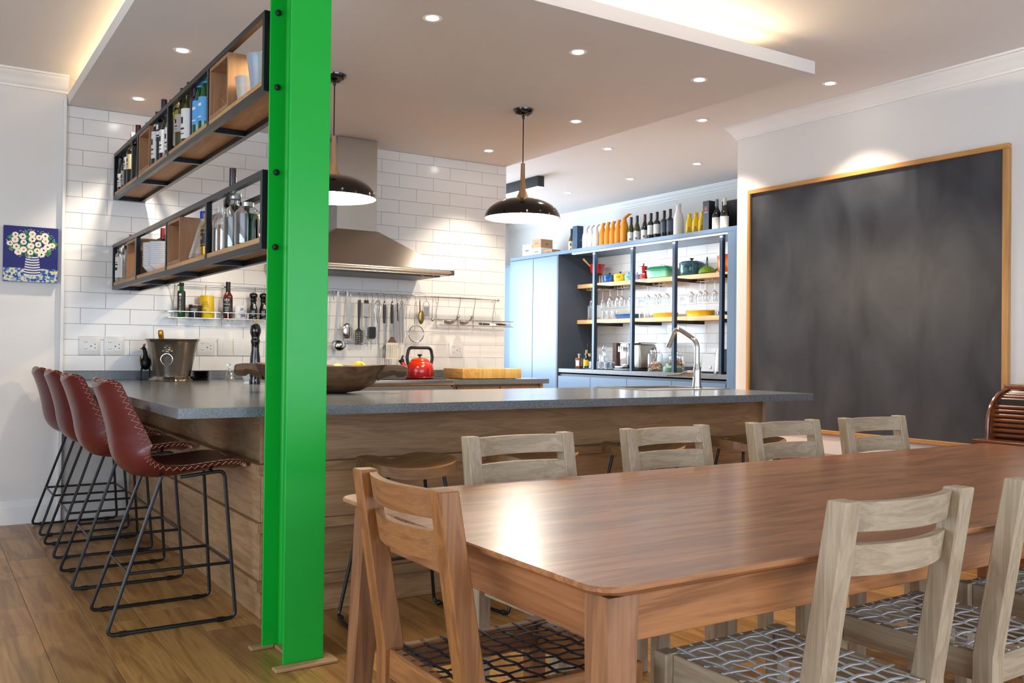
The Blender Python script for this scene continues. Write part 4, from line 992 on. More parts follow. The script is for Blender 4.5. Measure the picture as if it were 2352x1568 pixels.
bottle('gold and black liqueur bottle with hexagon label on the lower shelf', (1.117, 4.295, zL), .195, .032, 'square', GOLD, mat('cork', 'A5805A', .7), (.22, .62, L_BLACK), group=GL, name='liqueur_bottle', ang=AU, print_={'m': GOLD, 'bars': [(.1, .14, 1), (.8, .84, 1), (.4, .6, .4)]})
t = bottle('tall spirit bottle with black capsule standing above the lower shelf rail', (1.205, 4.215, zL), .40, .040, 'bordeaux', F_DARK, C_WINE, (.25, .5, L_BLACK), group=GL, name='spirit_bottle', ang=AU, c0=0.74)
def decanter(label, loc, H, R, fill, fm, gm, cap, capr=0.019, sh=0.68):
    t = thing('spirit_bottle', label, 'bottle', loc, 0, GL)
    pr = [(0, 0.003), (R*0.92, 0), (R, 0.006), (R, sh*H*0.92), (R*0.9, sh*H), (capr*1.15, sh*H + 0.020), (capr, sh*H + 0.028), (capr, H*0.93)]
    Mb().lathe(pr, 28, cap=False).build('glass', gm, t)
    fh = fill * H
    Mb().lathe([(0, 0.005), (R*0.93, 0.005), (R*0.945, 0.01), (R*0.945, fh), (0, fh)], 24, cap=False).build('spirit', fm, t)
    if cap is not None: Mb().lathe([(capr*1.12, H*0.90), (capr*1.2, H*0.905), (capr*1.2, H), (capr, H + 0.002), (0, H + 0.002)], 20, cap=False).build('stopper', cap, t)
    return t
decanter('clear whisky bottle half full of dark spirit on the lower shelf', (1.120, 4.10, zL), .215, .034, .50, F_DARK, GC, None)
decanter('round clear bottle with amber spirit on the lower shelf', (1.118, 4.02, zL), .205, .033, .55, F_AMB, GC, None, 0.021)
t = decanter('wide clear bottle with dark blue spirit and silver stopper on the lower shelf', (1.130, 3.91, zL), .235, .050, .56, F_BLUE, GC, C_SILV, 0.020, 0.70)
decanter('yellow green bottle with silver cap next to the column on the lower shelf', (1.222, 3.655, zL), .270, .038, .45, F_BLUE, GY, C_SILV, 0.016, 0.66)
decanter('wide clear bottle with dark blue spirit next to the column', (1.130, 3.735, zL), .175, .052, .72, F_BLUE, GC, C_SILV, 0.020, 0.80)
decanter('clear bottle with black cap behind the blue spirit bottles', (1.228, 3.80, zL), .225, .030, .5, F_DARK, GC, C_BLACK, 0.018, 0.7)
# ================================================================ RAIL, RACKS AND UTENSILS
RY, RZ = 6.445, 1.538
t = thing('utensil_rail', 'long steel utensil rail on the tiled wall', 'rail', (0, 0, 0))
Mb().tube([(1.415, RY, RZ), (4.035, RY, RZ)], 0.0065, 10).build('bar', chrome_r, t)
for x in (1.43, 2.30, 3.215, 4.02):
    Mb().tube([(x, TY - 0.0005, RZ), (x, RY, RZ)], 0.005, 8).build('bracket', chrome_r, t)
for x in (1.410, 4.042): Mb().sphere((x, RY, RZ), 0.014, 10).build('end_knob', chrome_r, t)
def rack(x0, x1, label, hx):
    t = thing('wire_rack', label, 'wire rack', (0, 0, 0), 0, 'wire racks on the utensil rail')
    y0, y1, zs, zu = 6.36, 6.478, 1.316, 1.358
    Mb().tube([(x0, y0, zs), (x1, y0, zs), (x1, y1, zs), (x0, y1, zs)], 0.0028, 6, closed=True).build('base_ring', chrome_r, t)
    Mb().tube([(x0, y0, zu), (x1, y0, zu), (x1, y1, zu), (x0, y1, zu)], 0.0028, 6, closed=True).build('top_ring', chrome_r, t)
    n = 6
    for i in range(1, n): Mb().tube([(x0, y0 + (y1-y0)*i/n, zs), (x1, y0 + (y1-y0)*i/n, zs)], 0.002, 5).build('base_wire', chrome_r, t)
    for x in (x0 + 0.03, (x0+x1)/2, x1 - 0.03):
        Mb().tube([(x, y0, zs), (x, y0, zu)], 0.0022, 5).build('side_wire', chrome_r, t)
    for x in hx:
        Mb().tube([(x, RY, RZ + 0.0085), (x, RY - 0.0095, RZ + 0.004), (x, RY - 0.0095, RZ - 0.02)] if False else [(x, RY + 0.009, RZ - 0.012), (x, RY + 0.009, RZ + 0.004), (x, RY, RZ + 0.0095), (x, RY - 0.010, RZ + 0.002), (x, y1, RZ - 0.12), (x, y1, zs - 0.004), (x, y1 - 0.02, zs - 0.018)], 0.0024, 6).build('hanger', chrome_r, t)
rack(1.405, 1.745, 'chrome wire rack holding an oil bottle and tins', (1.462, 1.668))
rack(1.769, 2.105, 'chrome wire rack holding a red bottle and two black mills', (1.83, 2.010))
rack(3.452, 3.800, 'chrome wire rack with small strainers at the right of the rail', (3.482, 3.684))
rack(3.812, 4.140, 'chrome wire rack with two black knives at the right end of the rail', (3.825, 4.015))
ZR = 1.3192; RYM = 6.415; AC = PI + 1.05     # labels turned to the room
def curved(R, z, ang=AC):
    return lambda u, v: Vector(((R + 0.0009) * math.cos(ang + u / R), (R + 0.0009) * math.sin(ang + u / R), z + v))
def curved_v(R, z, ang=AC):     # running up the bottle
    return lambda u, v: Vector(((R + 0.0009) * math.cos(ang - v / R), (R + 0.0009) * math.sin(ang - v / R), z + u))
GR = 'bottles and tins on the wire racks'
t = thing('oil_bottle', 'slim dark green avocado oil bottle on the wire rack', 'bottle', (1.500, RYM, ZR), 0, GR)
Mb().lathe([(0, 0.002), (0.024, 0), (0.026, 0.006), (0.026, 0.172), (0.022, 0.180), (0.0145, 0.184), (0.0135, 0.22), (0, 0.22)], 20, cap=False).build('glass', G_GREEN, t)
Mb().lathe([(0.0155, 0.212), (0.016, 0.213), (0.016, 0.234), (0, 0.235)], 16, cap=False).build('cap', C_BLACK, t)
l = Mb().arc(0.0265, 0.03, 0.170, AC - 1.7, AC + 1.7, 14).build('label', mat('label_dark', '101613', .5), t)
lettering('AVOCADO OIL', 0.0165, INKW, l, curved_v(0.0268, 0.085))
Mb().lathe([(0, 0), (0.009, 0), (0.009, 0.0005), (0, 0.0005)], 14, cap=False, m=tr(0.0270*math.cos(AC), 0.0270*math.sin(AC), 0.152) @ rot('Z', AC) @ rot('Y', PI/2)).build('emblem', C_SILV, l)
t = thing('spice_tin', 'round black chilli spice tin on the wire rack', 'tin', (1.590, RYM - 0.01, ZR), 0, GR)
Mb().lathe([(0, 0), (0.042, 0), (0.043, 0.002), (0.043, 0.083), (0.041, 0.084), (0, 0.084)], 28, cap=False).build('body', mat('tin_black', '1C1216', 0.4, var=0.3, scale=30), t)
Mb().lathe([(0.0437, 0.082), (0.0437, 0.087), (0.042, 0.089), (0, 0.089)], 28, cap=False).build('lid', mat('lid_copper', 'B8907A', .3, .8), t)
lettering('CHILLI', 0.017, INKW, t, curved(0.043, 0.056)); lettering('SPICE', 0.015, INKW, t, curved(0.043, 0.042))
t = thing('oil_tin', 'yellow olive oil tin on the wire rack', 'tin', (1.672, RYM + 0.012, ZR), 0, GR)
Mb().lathe([(0, 0), (0.046, 0), (0.0475, 0.003), (0.0475, 0.150), (0.046, 0.153), (0.044, 0.150), (0, 0.150)], 28, cap=False).build('body', mat('tin_yellow', 'E3BE08', 0.35, var=0.06), t)
IK2 = mat('ink_brown', '6A4A08', 0.6)
for i, s in enumerate(('EXTRA', 'VIRGIN', 'OLIVE OIL')): lettering(s, 0.0125, IK2, t, curved(0.0475, 0.106 - i * 0.0135))
lettering('o', 0.03, IK2, t, curved(0.0475, 0.055), name='olive_mark')
t = bottle('red brown vinegar bottle with black label and black cap on the rack', (1.812, RYM, ZR), .253, .032, 'bordeaux', G_RED, C_BLACK, (.10, .55, L_BLACK), group=GR, name='vinegar_bottle', ang=AC, span=3.4, c0=0.72)
lb = [c for c in t.children if c.name.startswith('label')][0]
lettering('The', 0.010, INKW, lb, curved(0.0325, 0.112)); lettering('Verjuice', 0.0145, INKW, lb, curved(0.0325, 0.099))
k = Mb(); k.arc(0.0330, 0.122, 0.1235, AC - 0.5, AC + 0.5, 8)
for a in (-0.4, 0, 0.4): k.arc(0.0330, 0.126, 0.138 if a == 0 else 0.133, AC + a - 0.1, AC + a + 0.1, 3)
for i in range(4): k.arc(0.0330, 0.075 - i*0.011, 0.078 - i*0.011, AC - 0.45 + 0.05*i, AC + 0.45 - 0.05*i, 6)
k.build('print', INKW, lb)
t = thing('salt_packet', 'white packet with pale blue print on the wire rack', 'packet', (1.900, RYM - 0.005, ZR), 0.55, GR)
B((-0.041, -0.020, 0), (0.041, 0.020, 0.086), 0.004, 2).build('packet', mat('packet_white', 'DCDCE2', 0.35, var=0.05), t)
B((-0.0405, -0.003, 0.0855), (0.0405, 0.003, 0.092)).build('folded_top', MATS['packet_white'], t)
for a, c in (((-0.028, 0.055, 0.006, 0.078), '7FA9BE'), ((-0.024, 0.008, 0.026, 0.038), '8C92B4'), ((0.008, 0.045, 0.028, 0.07), 'AFC0CC')):
    Mb().prism([(a[0], a[1]), (a[2], a[1] + 0.006), (a[2] - 0.004, a[3]), (a[0] + 0.006, a[3] - 0.004)], 'y', -0.0206, -0.0201).build('print', mat('print_' + c, c, 0.5, var=0.3, scale=60), t)
MILL = [(0, 0), (0.029, 0), (0.0295, 0.010), (0.0255, 0.020), (0.027, 0.027), (0.0265, 0.032), (0.0285, 0.055), (0.027, 0.080), (0.021, 0.105), (0.0205, 0.125), (0.024, 0.132), (0.0245, 0.138), (0.021, 0.142), (0.022, 0.150), (0.0285, 0.162), (0.029, 0.172), (0.024, 0.184), (0.010, 0.190), (0, 0.190)]
def mill(label, loc, H, k):
    t = thing('pepper_mill', label, 'pepper mill', loc, 0, 'black pepper mills')
    s = H / 0.19
    Mb().lathe([(r*k, z*s) for r, z in MILL], 24, cap=False).build('body', mill_black, t)
    Mb().lathe([(0.003, 0.188*s), (0.0035, 0.194*s), (0.0065, 0.200*s), (0.0065, 0.203*s), (0, 0.204*s)], 10, cap=False).build('finial', C_SILV if H < 0.3 else GOLD, t)
mill('short glossy black pepper mill on the rack, left of a pair', (1.990, RYM, ZR), 0.188, 1.0)
mill('short glossy black pepper mill on the rack, right of a pair', (2.062, RYM, ZR), 0.188, 1.0)
# ---------------------------------------------------------------- hanging utensils
UY = 6.425
def utensil(name, label, x, y=UY):
    return thing(name, label, 'utensil', (x, y, RZ), 0, 'utensils on the rail')
def hook(t, l=0.045, dx=0.0):
    Mb().tube([(dx, 0.029, -0.012), (dx, 0.029, 0.004), (dx, 0.020, 0.0095), (dx, 0.010, 0.003), (dx, 0.002, -l*0.5), (dx, 0, -l), (dx, -0.008, -l - 0.010), (dx, -0.016, -l)], 0.0016, 6).build('hook', chrome_r, t)
def strip(t, name, pts, w, m_, th=0.0018):
    Mb().tube(pts, 0, 4, flat=(th, w*0.7071) if False else (w*0.7071, th)).build(name, m_, t)
def flat(t, name, poly, m_, y0=-0.0015, y1=0.0015, holes=None):
    Mb().prism(poly, 'y', y0, y1).build(name, m_, t, smooth=False)
def ribbon(t, name, pts, m_, th=0.0012):
    # pts: (x, z, half width)
    L = [(x - w, z) for x, z, w in pts]; R = [(x + w, z) for x, z, w in pts][::-1]
    Mb().prism(L + R, 'y', -th, th).build(name, m_, t, smooth=False)
stl = mat('utensil_steel', 'BDBAB5', 0.16, 1.0, var=0.05)
def bowlhead(t, name, x, z, rx, rz, d, m_):
    Mb().sphere((x, -0.004, z), 1.0, 14, rx, d, rz).build(name, m_, t)
t = utensil('ladle', 'large steel ladle nearest the green column', 2.627); ribbon(t, 'handle', [(0, 0.008, .009), (-0.008, -0.18, .010), (-0.020, -0.345, .0095)], stl)
Mb().lathe([(0.052*math.sin(a), -0.052*math.cos(a)) for a in [PI/2*i/9 for i in range(10)]] + [(0.050*math.sin(a), -0.050*math.cos(a)) for a in [PI/2*i/9 for i in range(9, -1, -1)]], 26, cap=False, m=tr(0.0, -0.03, -0.385) @ rot('X', math.radians(35))).build('bowl', stl, t)
t = utensil('serving_spoon', 'steel serving spoon beside the ladle', 2.700); ribbon(t, 'handle', [(0, 0.008, .0075), (0, -0.10, .008), (-0.001, -0.225, .006)], stl); bowlhead(t, 'bowl', 0, -0.285, 0.037, 0.058, 0.012, stl)
t = utensil('steel_turner', 'slotted steel turner behind the serving spoon', 2.736); t.location.y = UY + 0.02; ribbon(t, 'handle', [(0, 0.008, .006), (-0.006, -0.12, .0065), (-0.010, -0.235, .006)], stl)
m = Mb()
for i in range(5): m.box((-0.050 + i*0.016, -0.001, -0.345), (-0.042 + i*0.016, 0.001, -0.265))
m.box((-0.050, -0.001, -0.357), (0.022, 0.001, -0.3455)); m.box((-0.050, -0.001, -0.2645), (0.022, 0.001, -0.235)); m.build('blade', stl, t, smooth=False)
t = utensil('black_turner', 'black slotted turner hanging on a hook', 2.801); hook(t)
ribbon(t, 'handle', [(-0.002, -0.050, .009), (-0.003, -0.06, .012), (-0.004, -0.155, .0105), (-0.006, -0.20, .007), (-0.006, -0.262, .006)], black_plastic, 0.004)
m = Mb(); nx_, nz_ = 5, 7
for i in range(nx_):
    m.box((-0.036 + i*0.0135, -0.0015, -0.388 + 0.004*i), (-0.0295 + i*0.0135, 0.0015, -0.285))
for j in range(nz_): m.box((-0.036, -0.0014, -0.385 + j*0.0165), (0.0245, 0.0014, -0.379 + j*0.0165))
ribbon(t, 'blade_neck', [(-0.006, -0.26, .006), (-0.006, -0.29, .030)], black_plastic, 0.0016); m.build('blade', black_plastic, t, smooth=False)
for nm, lb, x, y in (('carving_fork', 'carving fork with slim steel and black handle', 2.846, UY), ('palette_knife', 'steel palette knife with slim steel and black handle', 2.868, UY + 0.012)):
    t = utensil(nm, lb, x, y); hook(t)
    ribbon(t, 'handle_cap', [(0, -0.050, .008), (0, -0.074, .009)], black_plastic, 0.006); ribbon(t, 'handle', [(0, -0.074, .008), (0, -0.176, .008)], stl, 0.005); ribbon(t, 'handle_ring', [(0, -0.176, .009), (0, -0.181, .009)], black_plastic, 0.0055)
    if nm == 'carving_fork':
        ribbon(t, 'shank', [(0, -0.181, .005), (0.002, -0.325, .004)], stl); ribbon(t, 'prong_base', [(0.002, -0.322, .006), (0.003, -0.34, .014)], stl)
        for s in (-1, 1): ribbon(t, 'prong', [(0.003 + s*0.010, -0.338, .0045), (0.003 + s*0.014, -0.398, .0015)], stl)
    else: ribbon(t, 'blade', [(0, -0.181, .007), (0.001, -0.30, .011), (0.001, -0.322, .008)], stl)
t = utensil('silicone_spatula', 'spatula with black silicone blade and steel handle', 2.905); hook(t); ribbon(t, 'handle', [(0, -0.05, .0065), (0, -0.255, .007)], stl, 0.004); ribbon(t, 'blade', [(0, -0.250, .024), (0, -0.258, .028), (0, -0.325, .028), (0, -0.341, .018)], black_plastic, 0.006)
t = utensil('wire_whisk', 'steel balloon whisk hanging with its wires up', 2.950); hook(t)
m = Mb()
for i in range(6):
    a = PI * i / 6; pts = [(math.cos(a)*0.030*s_, math.sin(a)*0.024*s_, z) for s_, z in ((0.1, -0.232), (0.55, -0.17), (0.95, -0.11), (0.85, -0.075), (0.4, -0.052), (0, -0.048), (-0.4, -0.052), (-0.85, -0.075), (-0.95, -0.11), (-0.55, -0.17), (-0.1, -0.232))]
    m.tube(pts, 0.0011, 5)
m.build('wires', chrome_r, t); Mb().tube([(0, 0, -0.228), (-0.006, 0, -0.38)], 0.0065, 8).build('handle', stl, t)
for nm, lb, x in (('basting_spatula', 'narrow steel spatula with thick black grip', 3.004), ('white_turner', 'white slotted turner with thick black grip', 3.063)):
    t = utensil(nm, lb, x, UY if nm[0] == 'b' else UY - 0.012); hook(t)
    Mb().lathe([(0, -0.222), (0.0095, -0.22), (0.0115, -0.15), (0.0115, -0.10), (0.010, -0.075), (0, -0.073)], 14, cap=False).build('grip', black_plastic, t)
    Mb().lathe([(0, -0.076), (0.009, -0.074), (0.007, -0.058), (0.004, -0.050), (0, -0.049)], 12, cap=False).build('end_cap', chrome, t)
    if nm[0] == 'b': ribbon(t, 'shank', [(0, -0.22, .006), (0.004, -0.395, .005)], stl); ribbon(t, 'blade', [(0.004, -0.39, .006), (0.002, -0.42, .014), (0.001, -0.485, .013)], stl)
    else:
        ribbon(t, 'shank', [(0, -0.22, .006), (0.002, -0.33, .005)], stl); ribbon(t, 'shoulder', [(0.002, -0.325, .010), (0.004, -0.362, .036), (0.005, -0.372, .048)], mat('turner_neck', '6A5640', .4, .5))
        wm = mat('turner_white', 'E8E2CE', .45); m = Mb()
        for i in range(6): m.box((-0.044 + i*0.0172, -0.0018, -0.482), (-0.0345 + i*0.0172, 0.0018, -0.386))
        m.box((-0.046, -0.0018, -0.3855), (0.055, 0.0018, -0.368)); m.box((-0.044, -0.0018, -0.494), (0.0525, 0.0018, -0.4825)); m.build('blade', wm, t, smooth=False)
for nm, lb, x, ll in (('kitchen_tongs', 'long grey steel tongs with a black inner spring arm', 3.110, .41), ('kitchen_tongs', 'steel tongs hanging from a black ring', 3.153, .37)):
    t = utensil(nm, lb, x, UY + 0.004); hook(t)
    for s in (-1, 1): ribbon(t, 'arm', [(s*0.004, -0.072, .005), (s*0.010, -0.12, .007), (s*0.012, -ll*0.7, .008), (s*0.010, -ll, .005)], stl, 0.003)
    if ll > .4: ribbon(t, 'inner_arm', [(0.004, -0.06, .004), (0.010, -0.20, .004)], black_plastic, 0.004)
    else: Mb().tube([(0.010*math.cos(a), 0, -0.058 + 0.010*math.sin(a)) for a in [2*PI*i/12 for i in range(12)]], 0.0028, 6, closed=True).build('ring', black_plastic, t)
t = utensil('wire_masher', 'wire headed masher with thin steel handle', 3.194); hook(t, 0.03)
m = Mb(); 
for i in range(5): m.tube([(-0.016 - 0.002*i, 0, -0.045 - i*0.008), (0.018 + 0.002*i - 0.006*(i % 2), 0, -0.040 - i*0.009)], 0.0014, 5)
m.tube([(0.0, 0, -0.085), (-0.004, 0, -0.21)], 0.002, 6); m.build('wire_head', chrome_r, t); Mb().tube([(-0.004, 0, -0.205), (-0.009, 0, -0.33)], 0.005, 8).build('handle', stl, t)
t = utensil('sieve', 'round wire mesh sieve hanging above the kettle', 3.268, UY - 0.01); hook(t)
Mb().tube([(-0.010, 0, -0.22), (-0.010, 0, -0.08), (0, 0, -0.050), (0.010, 0, -0.08), (0.010, 0, -0.22)], 0.0022, 6, fl=0.008).build('handle', chrome_r, t)
Mb().tube([(0.006 + 0.066*math.cos(a), 0, -0.296 + 0.066*math.sin(a)) for a in [2*PI*i/32 for i in range(32)]], 0.004, 8, closed=True).build('rim', chrome_r, t)
m = Mb()
for i in range(-7, 8):
    q = i / 8 * 0.064; l_ = math.sqrt(max(0, 0.064**2 - q*q))
    for ax in (0, 1):
        pts = []
        for k in range(9):
            s_ = (-1 + k/4) * l_; d = 0.03 * (1 - (q*q + s_*s_) / 0.064**2)
            pts.append((0.006 + (q if ax else s_), -0.0 + d, -0.296 + (s_ if ax else q)))
        m.tube(pts, 0.0007, 4)
m.build('mesh', mat('sieve_mesh', 'B8B0A4', .4, .7), t)['kind'] = 'stuff'
t = utensil('brass_scoop', 'brass coloured scoop spoon beside the sieve', 3.306); hook(t, 0.03); ribbon(t, 'handle', [(0, -0.036, .004), (0.004, -0.115, .006)], mat('brass', '8E7A4A', .3, .9, var=.1)); bowlhead(t, 'bowl', 0.012, -0.165, 0.026, 0.056, 0.014, MATS['brass'])
t = utensil('hand_grater', 'small steel hand grater with wire loop handle', 3.364); hook(t, 0.03)
Mb().tube([(-0.027, 0, -0.165), (-0.027, 0, -0.075), (-0.018, 0, -0.045), (0, 0, -0.036), (0.018, 0, -0.045), (0.027, 0, -0.075), (0.027, 0, -0.165)], 0.0022, 6).build('loop_handle', chrome_r, t)
B((-0.024, -0.002, -0.155), (0.024, 0.001, -0.078), 0.002, 1).build('grating_plate', mat('grater', 'BDBDBD', .3, .9, var=.5, scale=160), t)
t = utensil('tea_infuser', 'tiny ball tea infuser on a wire', 3.421); hook(t, 0.03); Mb().tube([(0, 0, -0.036), (0, 0, -0.165)], 0.0016, 6).build('stem', chrome_r, t); Mb().sphere((0, 0, -0.180), 0.015, 10).build('ball', stl, t)
for x, w in ((3.451, 'left of the right hand racks'), (2.590, 'nearest the column')):
    t = utensil('s_hook', 'empty steel hook on the rail, ' + w, x); hook(t)
# things lying in the right hand racks
for i, (x, lb) in enumerate(((3.565, 'small wire strainer lying in the rack, left one'), (3.695, 'small wire strainer lying in the rack, right one'))):
    t = thing('strainer', lb, 'strainer', (x, 6.415, ZR + 0.0035), 0, 'strainers in the rack')
    Mb().lathe([(0.048*math.sin(a), 0.028 - 0.028*math.cos(a)) for a in [PI/2*k/6 for k in range(7)]], 20, cap=False).build('basket', mat('strainer_mesh', '9E958A', .4, .8), t)
    Mb().tube([(0.048*math.cos(a), 0.048*math.sin(a), 0.028) for a in [2*PI*k/20 for k in range(20)]], 0.003, 6, closed=True).build('rim', chrome_r, t)
    Mb().tube([(0.04, -0.02, 0.028), (0.062, -0.03, 0.055)], 0.004, 6).build('neck', black_metal, t); Mb().sphere((0.064, -0.031, 0.066), 0.0135, 12).build('ball_end', stl, t)
for i, (x, r, lb) in enumerate(((3.885, -0.35, 'knife with black handle lying in the right rack, left one'), (4.03, 0.06, 'knife with black handle lying in the right rack, right one'))):
    t = thing('kitchen_knife', lb, 'knife', (x, 6.40 - 0.02*i, ZR + 0.012), r, 'knives in the rack')
    Mb().tube([(-0.045, 0, 0.004), (0.0, 0, 0.002), (0.045, 0, 0.0)], 0.009, 8, rs=[0.009, 0.010, 0.007]).build('handle', black_plastic, t)
    Mb().hexa([(0.045, -0.001, -0.008), (0.10, -0.001, -0.004), (0.10, 0.001, -0.004), (0.045, 0.001, -0.008)], [(0.045, -0.001, 0.006), (0.10, -0.001, 0.002), (0.10, 0.001, 0.002), (0.045, 0.001, 0.006)]).build('blade', stl, t)
# ================================================================ THINGS ON THE WORKTOPS
# ice bucket with lion head ring handles
pewter = mat('pewter', '9A9084', 0.24, 1.0, var=0.25, scale=5)
t = thing('ice_bucket', 'pewter ice bucket with lion head ring handles on the worktop', 'ice bucket', (1.405, 6.225, CT))
def fl(r, z): return (r, z)
Mb().lathe([(0, 0.002), (0.112, 0.022), (0.113, 0.03), (0.118, 0.06), (0.138, 0.16), (0.156, 0.245), (0.164, 0.262), (0.170, 0.266), (0.168, 0.270), (0.160, 0.266), (0.150, 0.245), (0.133, 0.16), (0.112, 0.06), (0, 0.04)], 48, cap=False).build('body', pewter, t)
m = Mb()
def foot(u, v):
    a = 2*PI*u; w = 0.004*math.sin(a*14)
    r, z = [(0.112, 0.030), (0.124, 0.027), (0.132 + w*.5, 0.018), (0.143 + w, 0.010), (0.146 + w, 0.003), (0.14, 0.0)][round(v*5)]
    return (r*math.cos(a), r*math.sin(a), z)
m.grid(foot, 84, 5, cu=True); m.build('scalloped_foot', pewter, t)
for a in (PI + 1.15, 1.15 + 0.0):
    q = Mb(); cz = 0.195; r = 0.146; d = Vector((math.cos(a), math.sin(a), 0)); sdir = Vector((-d.y, d.x, 0))
    base = d * r + Vector((0, 0, cz))
    q.sphere(base, 0.030, 10, 0.8, 0.8, 1.0)
    q.sphere(base + d*0.022 + Vector((0, 0, -0.008)), 0.014, 8)
    for s_ in (-1, 1):
        q.sphere(base + d*0.016 + sdir*0.014*s_ + Vector((0, 0, 0.018)), 0.009, 7); q.sphere(base + d*0.012 + sdir*0.024*s_ + Vector((0, 0, -0.004)), 0.011, 7); q.sphere(base + d*0.02 + sdir*0.009*s_ + Vector((0, 0, -0.016)), 0.008, 6)
    lh = q.build('lion_head', pewter, t)
    Mb().tube([base + d*0.028 + sdir*0.036*math.cos(b) + Vector((0, 0, -0.056 + 0.036*math.sin(b))) for b in [2*PI*i/28 for i in range(28)]], 0.0028, 7, closed=True).build('ring_handle', chrome_r, lh)
t = thing('champagne_bottle', 'champagne bottle with gold foil neck leaning in the ice bucket', 'bottle', (1.375, 6.265, CT + 0.050))
mt = rot('Y', math.radians(-9)) @ rot('X', math.radians(4))
Mb().lathe([(0, 0.002), (0.040, 0), (0.042, 0.008), (0.042, 0.13), (0.034, 0.17), (0.018, 0.21), (0.0145, 0.225), (0, 0.225)], 20, cap=False, m=mt).build('glass', G_GREEN, t)
Mb().lathe([(0.0155, 0.205), (0.0165, 0.22), (0.0160, 0.235), (0.0175, 0.245), (0.0180, 0.262), (0.0165, 0.275), (0.010, 0.281), (0, 0.282)], 16, cap=False, m=mt).build('foil', GOLD, t)
# metal rooster figurine
t = thing('rooster_figurine', 'dark metal rooster figurine with red comb beside the ice bucket', 'figurine', (1.275, 6.40, CT), -0.2)
ir = mat('dark_iron', '0F1211', 0.35, 0.4, var=0.3, scale=20)
m = Mb(); m.sphere((0.0, 0, 0.110), 0.036, 12, 0.95, 0.85, 1.25); m.sphere((0.0, 0.035, 0.12), 0.026, 10, 0.9, 1.0, 1.0); m.tube([(0, -0.01, 0.135), (-0.004, -0.022, 0.175), (-0.010, -0.025, 0.205)], 0.016, 10, rs=[0.020, 0.013, 0.011]); m.sphere((-0.013, -0.027, 0.207), 0.013, 8)
m.build('body', ir, t)
m = Mb(); m.tube([(-0.022, -0.03, 0.208), (-0.036, -0.034, 0.203)], 0.004, 6, rs=[0.005, 0.0008]); m.build('beak', ir, t)
m = Mb(); m.prism([(-0.022, 0.214), (-0.004, 0.214), (-0.001, 0.244), (-0.009, 0.234), (-0.012, 0.240), (-0.018, 0.229)], 'y', -0.029, -0.025); m.build('comb', mat('red_enamel', '8E2A24', 0.35), t, smooth=False)
for s_ in (-1, 1):
    Mb().sphere((s_*0.033, -0.004, 0.135), 0.02, 8, 0.3, 0.8, 1.2).build('wing', mat('amber_enamel', 'A87A1C', .3, .3) if s_ < 0 else ir, t)
    m = Mb(); m.tube([(s_*0.018, 0, 0.09), (s_*0.028, 0.0, 0.055), (s_*0.026, 0.004, 0.004)], 0.004, 7, rs=[0.009, 0.005, 0.003])
    for a in (-0.7, 0, 0.7): m.tube([(s_*0.026, 0.004, 0.004), (s_*0.026 + 0.014*math.sin(a), 0.004 - 0.016*math.cos(a), 0.002)], 0.0022, 5)
    m.build('leg', ir, t)
for i in range(4): Mb().tube([(0.0, 0.045, 0.13), (0.004*i - 0.006, 0.065, 0.155 + 0.010*i), (0.006*i - 0.009, 0.085 - 0.006*i, 0.148 - 0.004*i)], 0.004, 6, rs=[0.006, 0.004, 0.001]).build('tail_feather', ir, t)
# stack of black plates
pl = Mb().lathe([(0, 0.001), (0.040, 0), (0.046, 0.002), (0.058, 0.009), (0.060, 0.0105), (0.058, 0.011), (0.044, 0.005), (0, 0.004)], 28, cap=False).mesh('plate', mat('black_plate', '14110F', 0.25, var=0.2, coat=0.3))
for i in range(6):
    o = obj('small_plate', pl); o.location = (1.585, 6.215, CT + i * 0.0105)
    tag(o, 'small black plate, ' + ('lowest', 'second from below', 'third from below', 'fourth from below', 'fifth from below', 'topmost')[i] + ' of the stack beside the ice bucket', 'plate', 'stack of small black plates')
# glass bell
t = thing('glass_bell', 'small clear glass bell with silver fleur handle', 'bell', (1.795, 6.29, CT))
Mb().lathe([(0.034, 0), (0.031, 0.012), (0.024, 0.028), (0.022, 0.048), (0.016, 0.058), (0, 0.062)], 24, cap=False).build('glass_dome', glass('bell_glass', (0.98, 0.98, 1), 0.25), t)
m = Mb(); m.tube([(0, 0, 0.058), (0, 0, 0.115)], 0.004, 8, rs=[0.006, 0.003]); m.sphere((0, 0, 0.074), 0.008, 8); m.sphere((0, 0, 0.1), 0.007, 8, 0.8, 0.8, 1.9)
for s_ in (-1, 1): m.tube([(0, 0, 0.082), (s_*0.010, 0, 0.098), (s_*0.018, 0, 0.102), (s_*0.021, 0, 0.094)], 0.003, 6)
m.build('fleur_handle', chrome, t)
# mortar and pestle behind the bowl
t = thing('mortar', 'white mortar with pestle half hidden behind the wooden bowl', 'mortar', (1.735, 5.62, CT))
Mb().lathe([(0, 0), (0.045, 0), (0.040, 0.012), (0.058, 0.05), (0.066, 0.085), (0.060, 0.085), (0.050, 0.05), (0, 0.025)], 28, cap=False).build('bowl', white_glaze, t)
Mb().tube([(0.010, 0.0, 0.040), (0.055, -0.015, 0.105), (0.080, -0.022, 0.132)], 0.01, 12, rs=[0.016, 0.009, 0.010]).build('pestle', white_glaze, t)
mill('tall glossy black pepper mill behind the wooden bowl', (1.722, 5.50, CT), 0.365, 1.12)
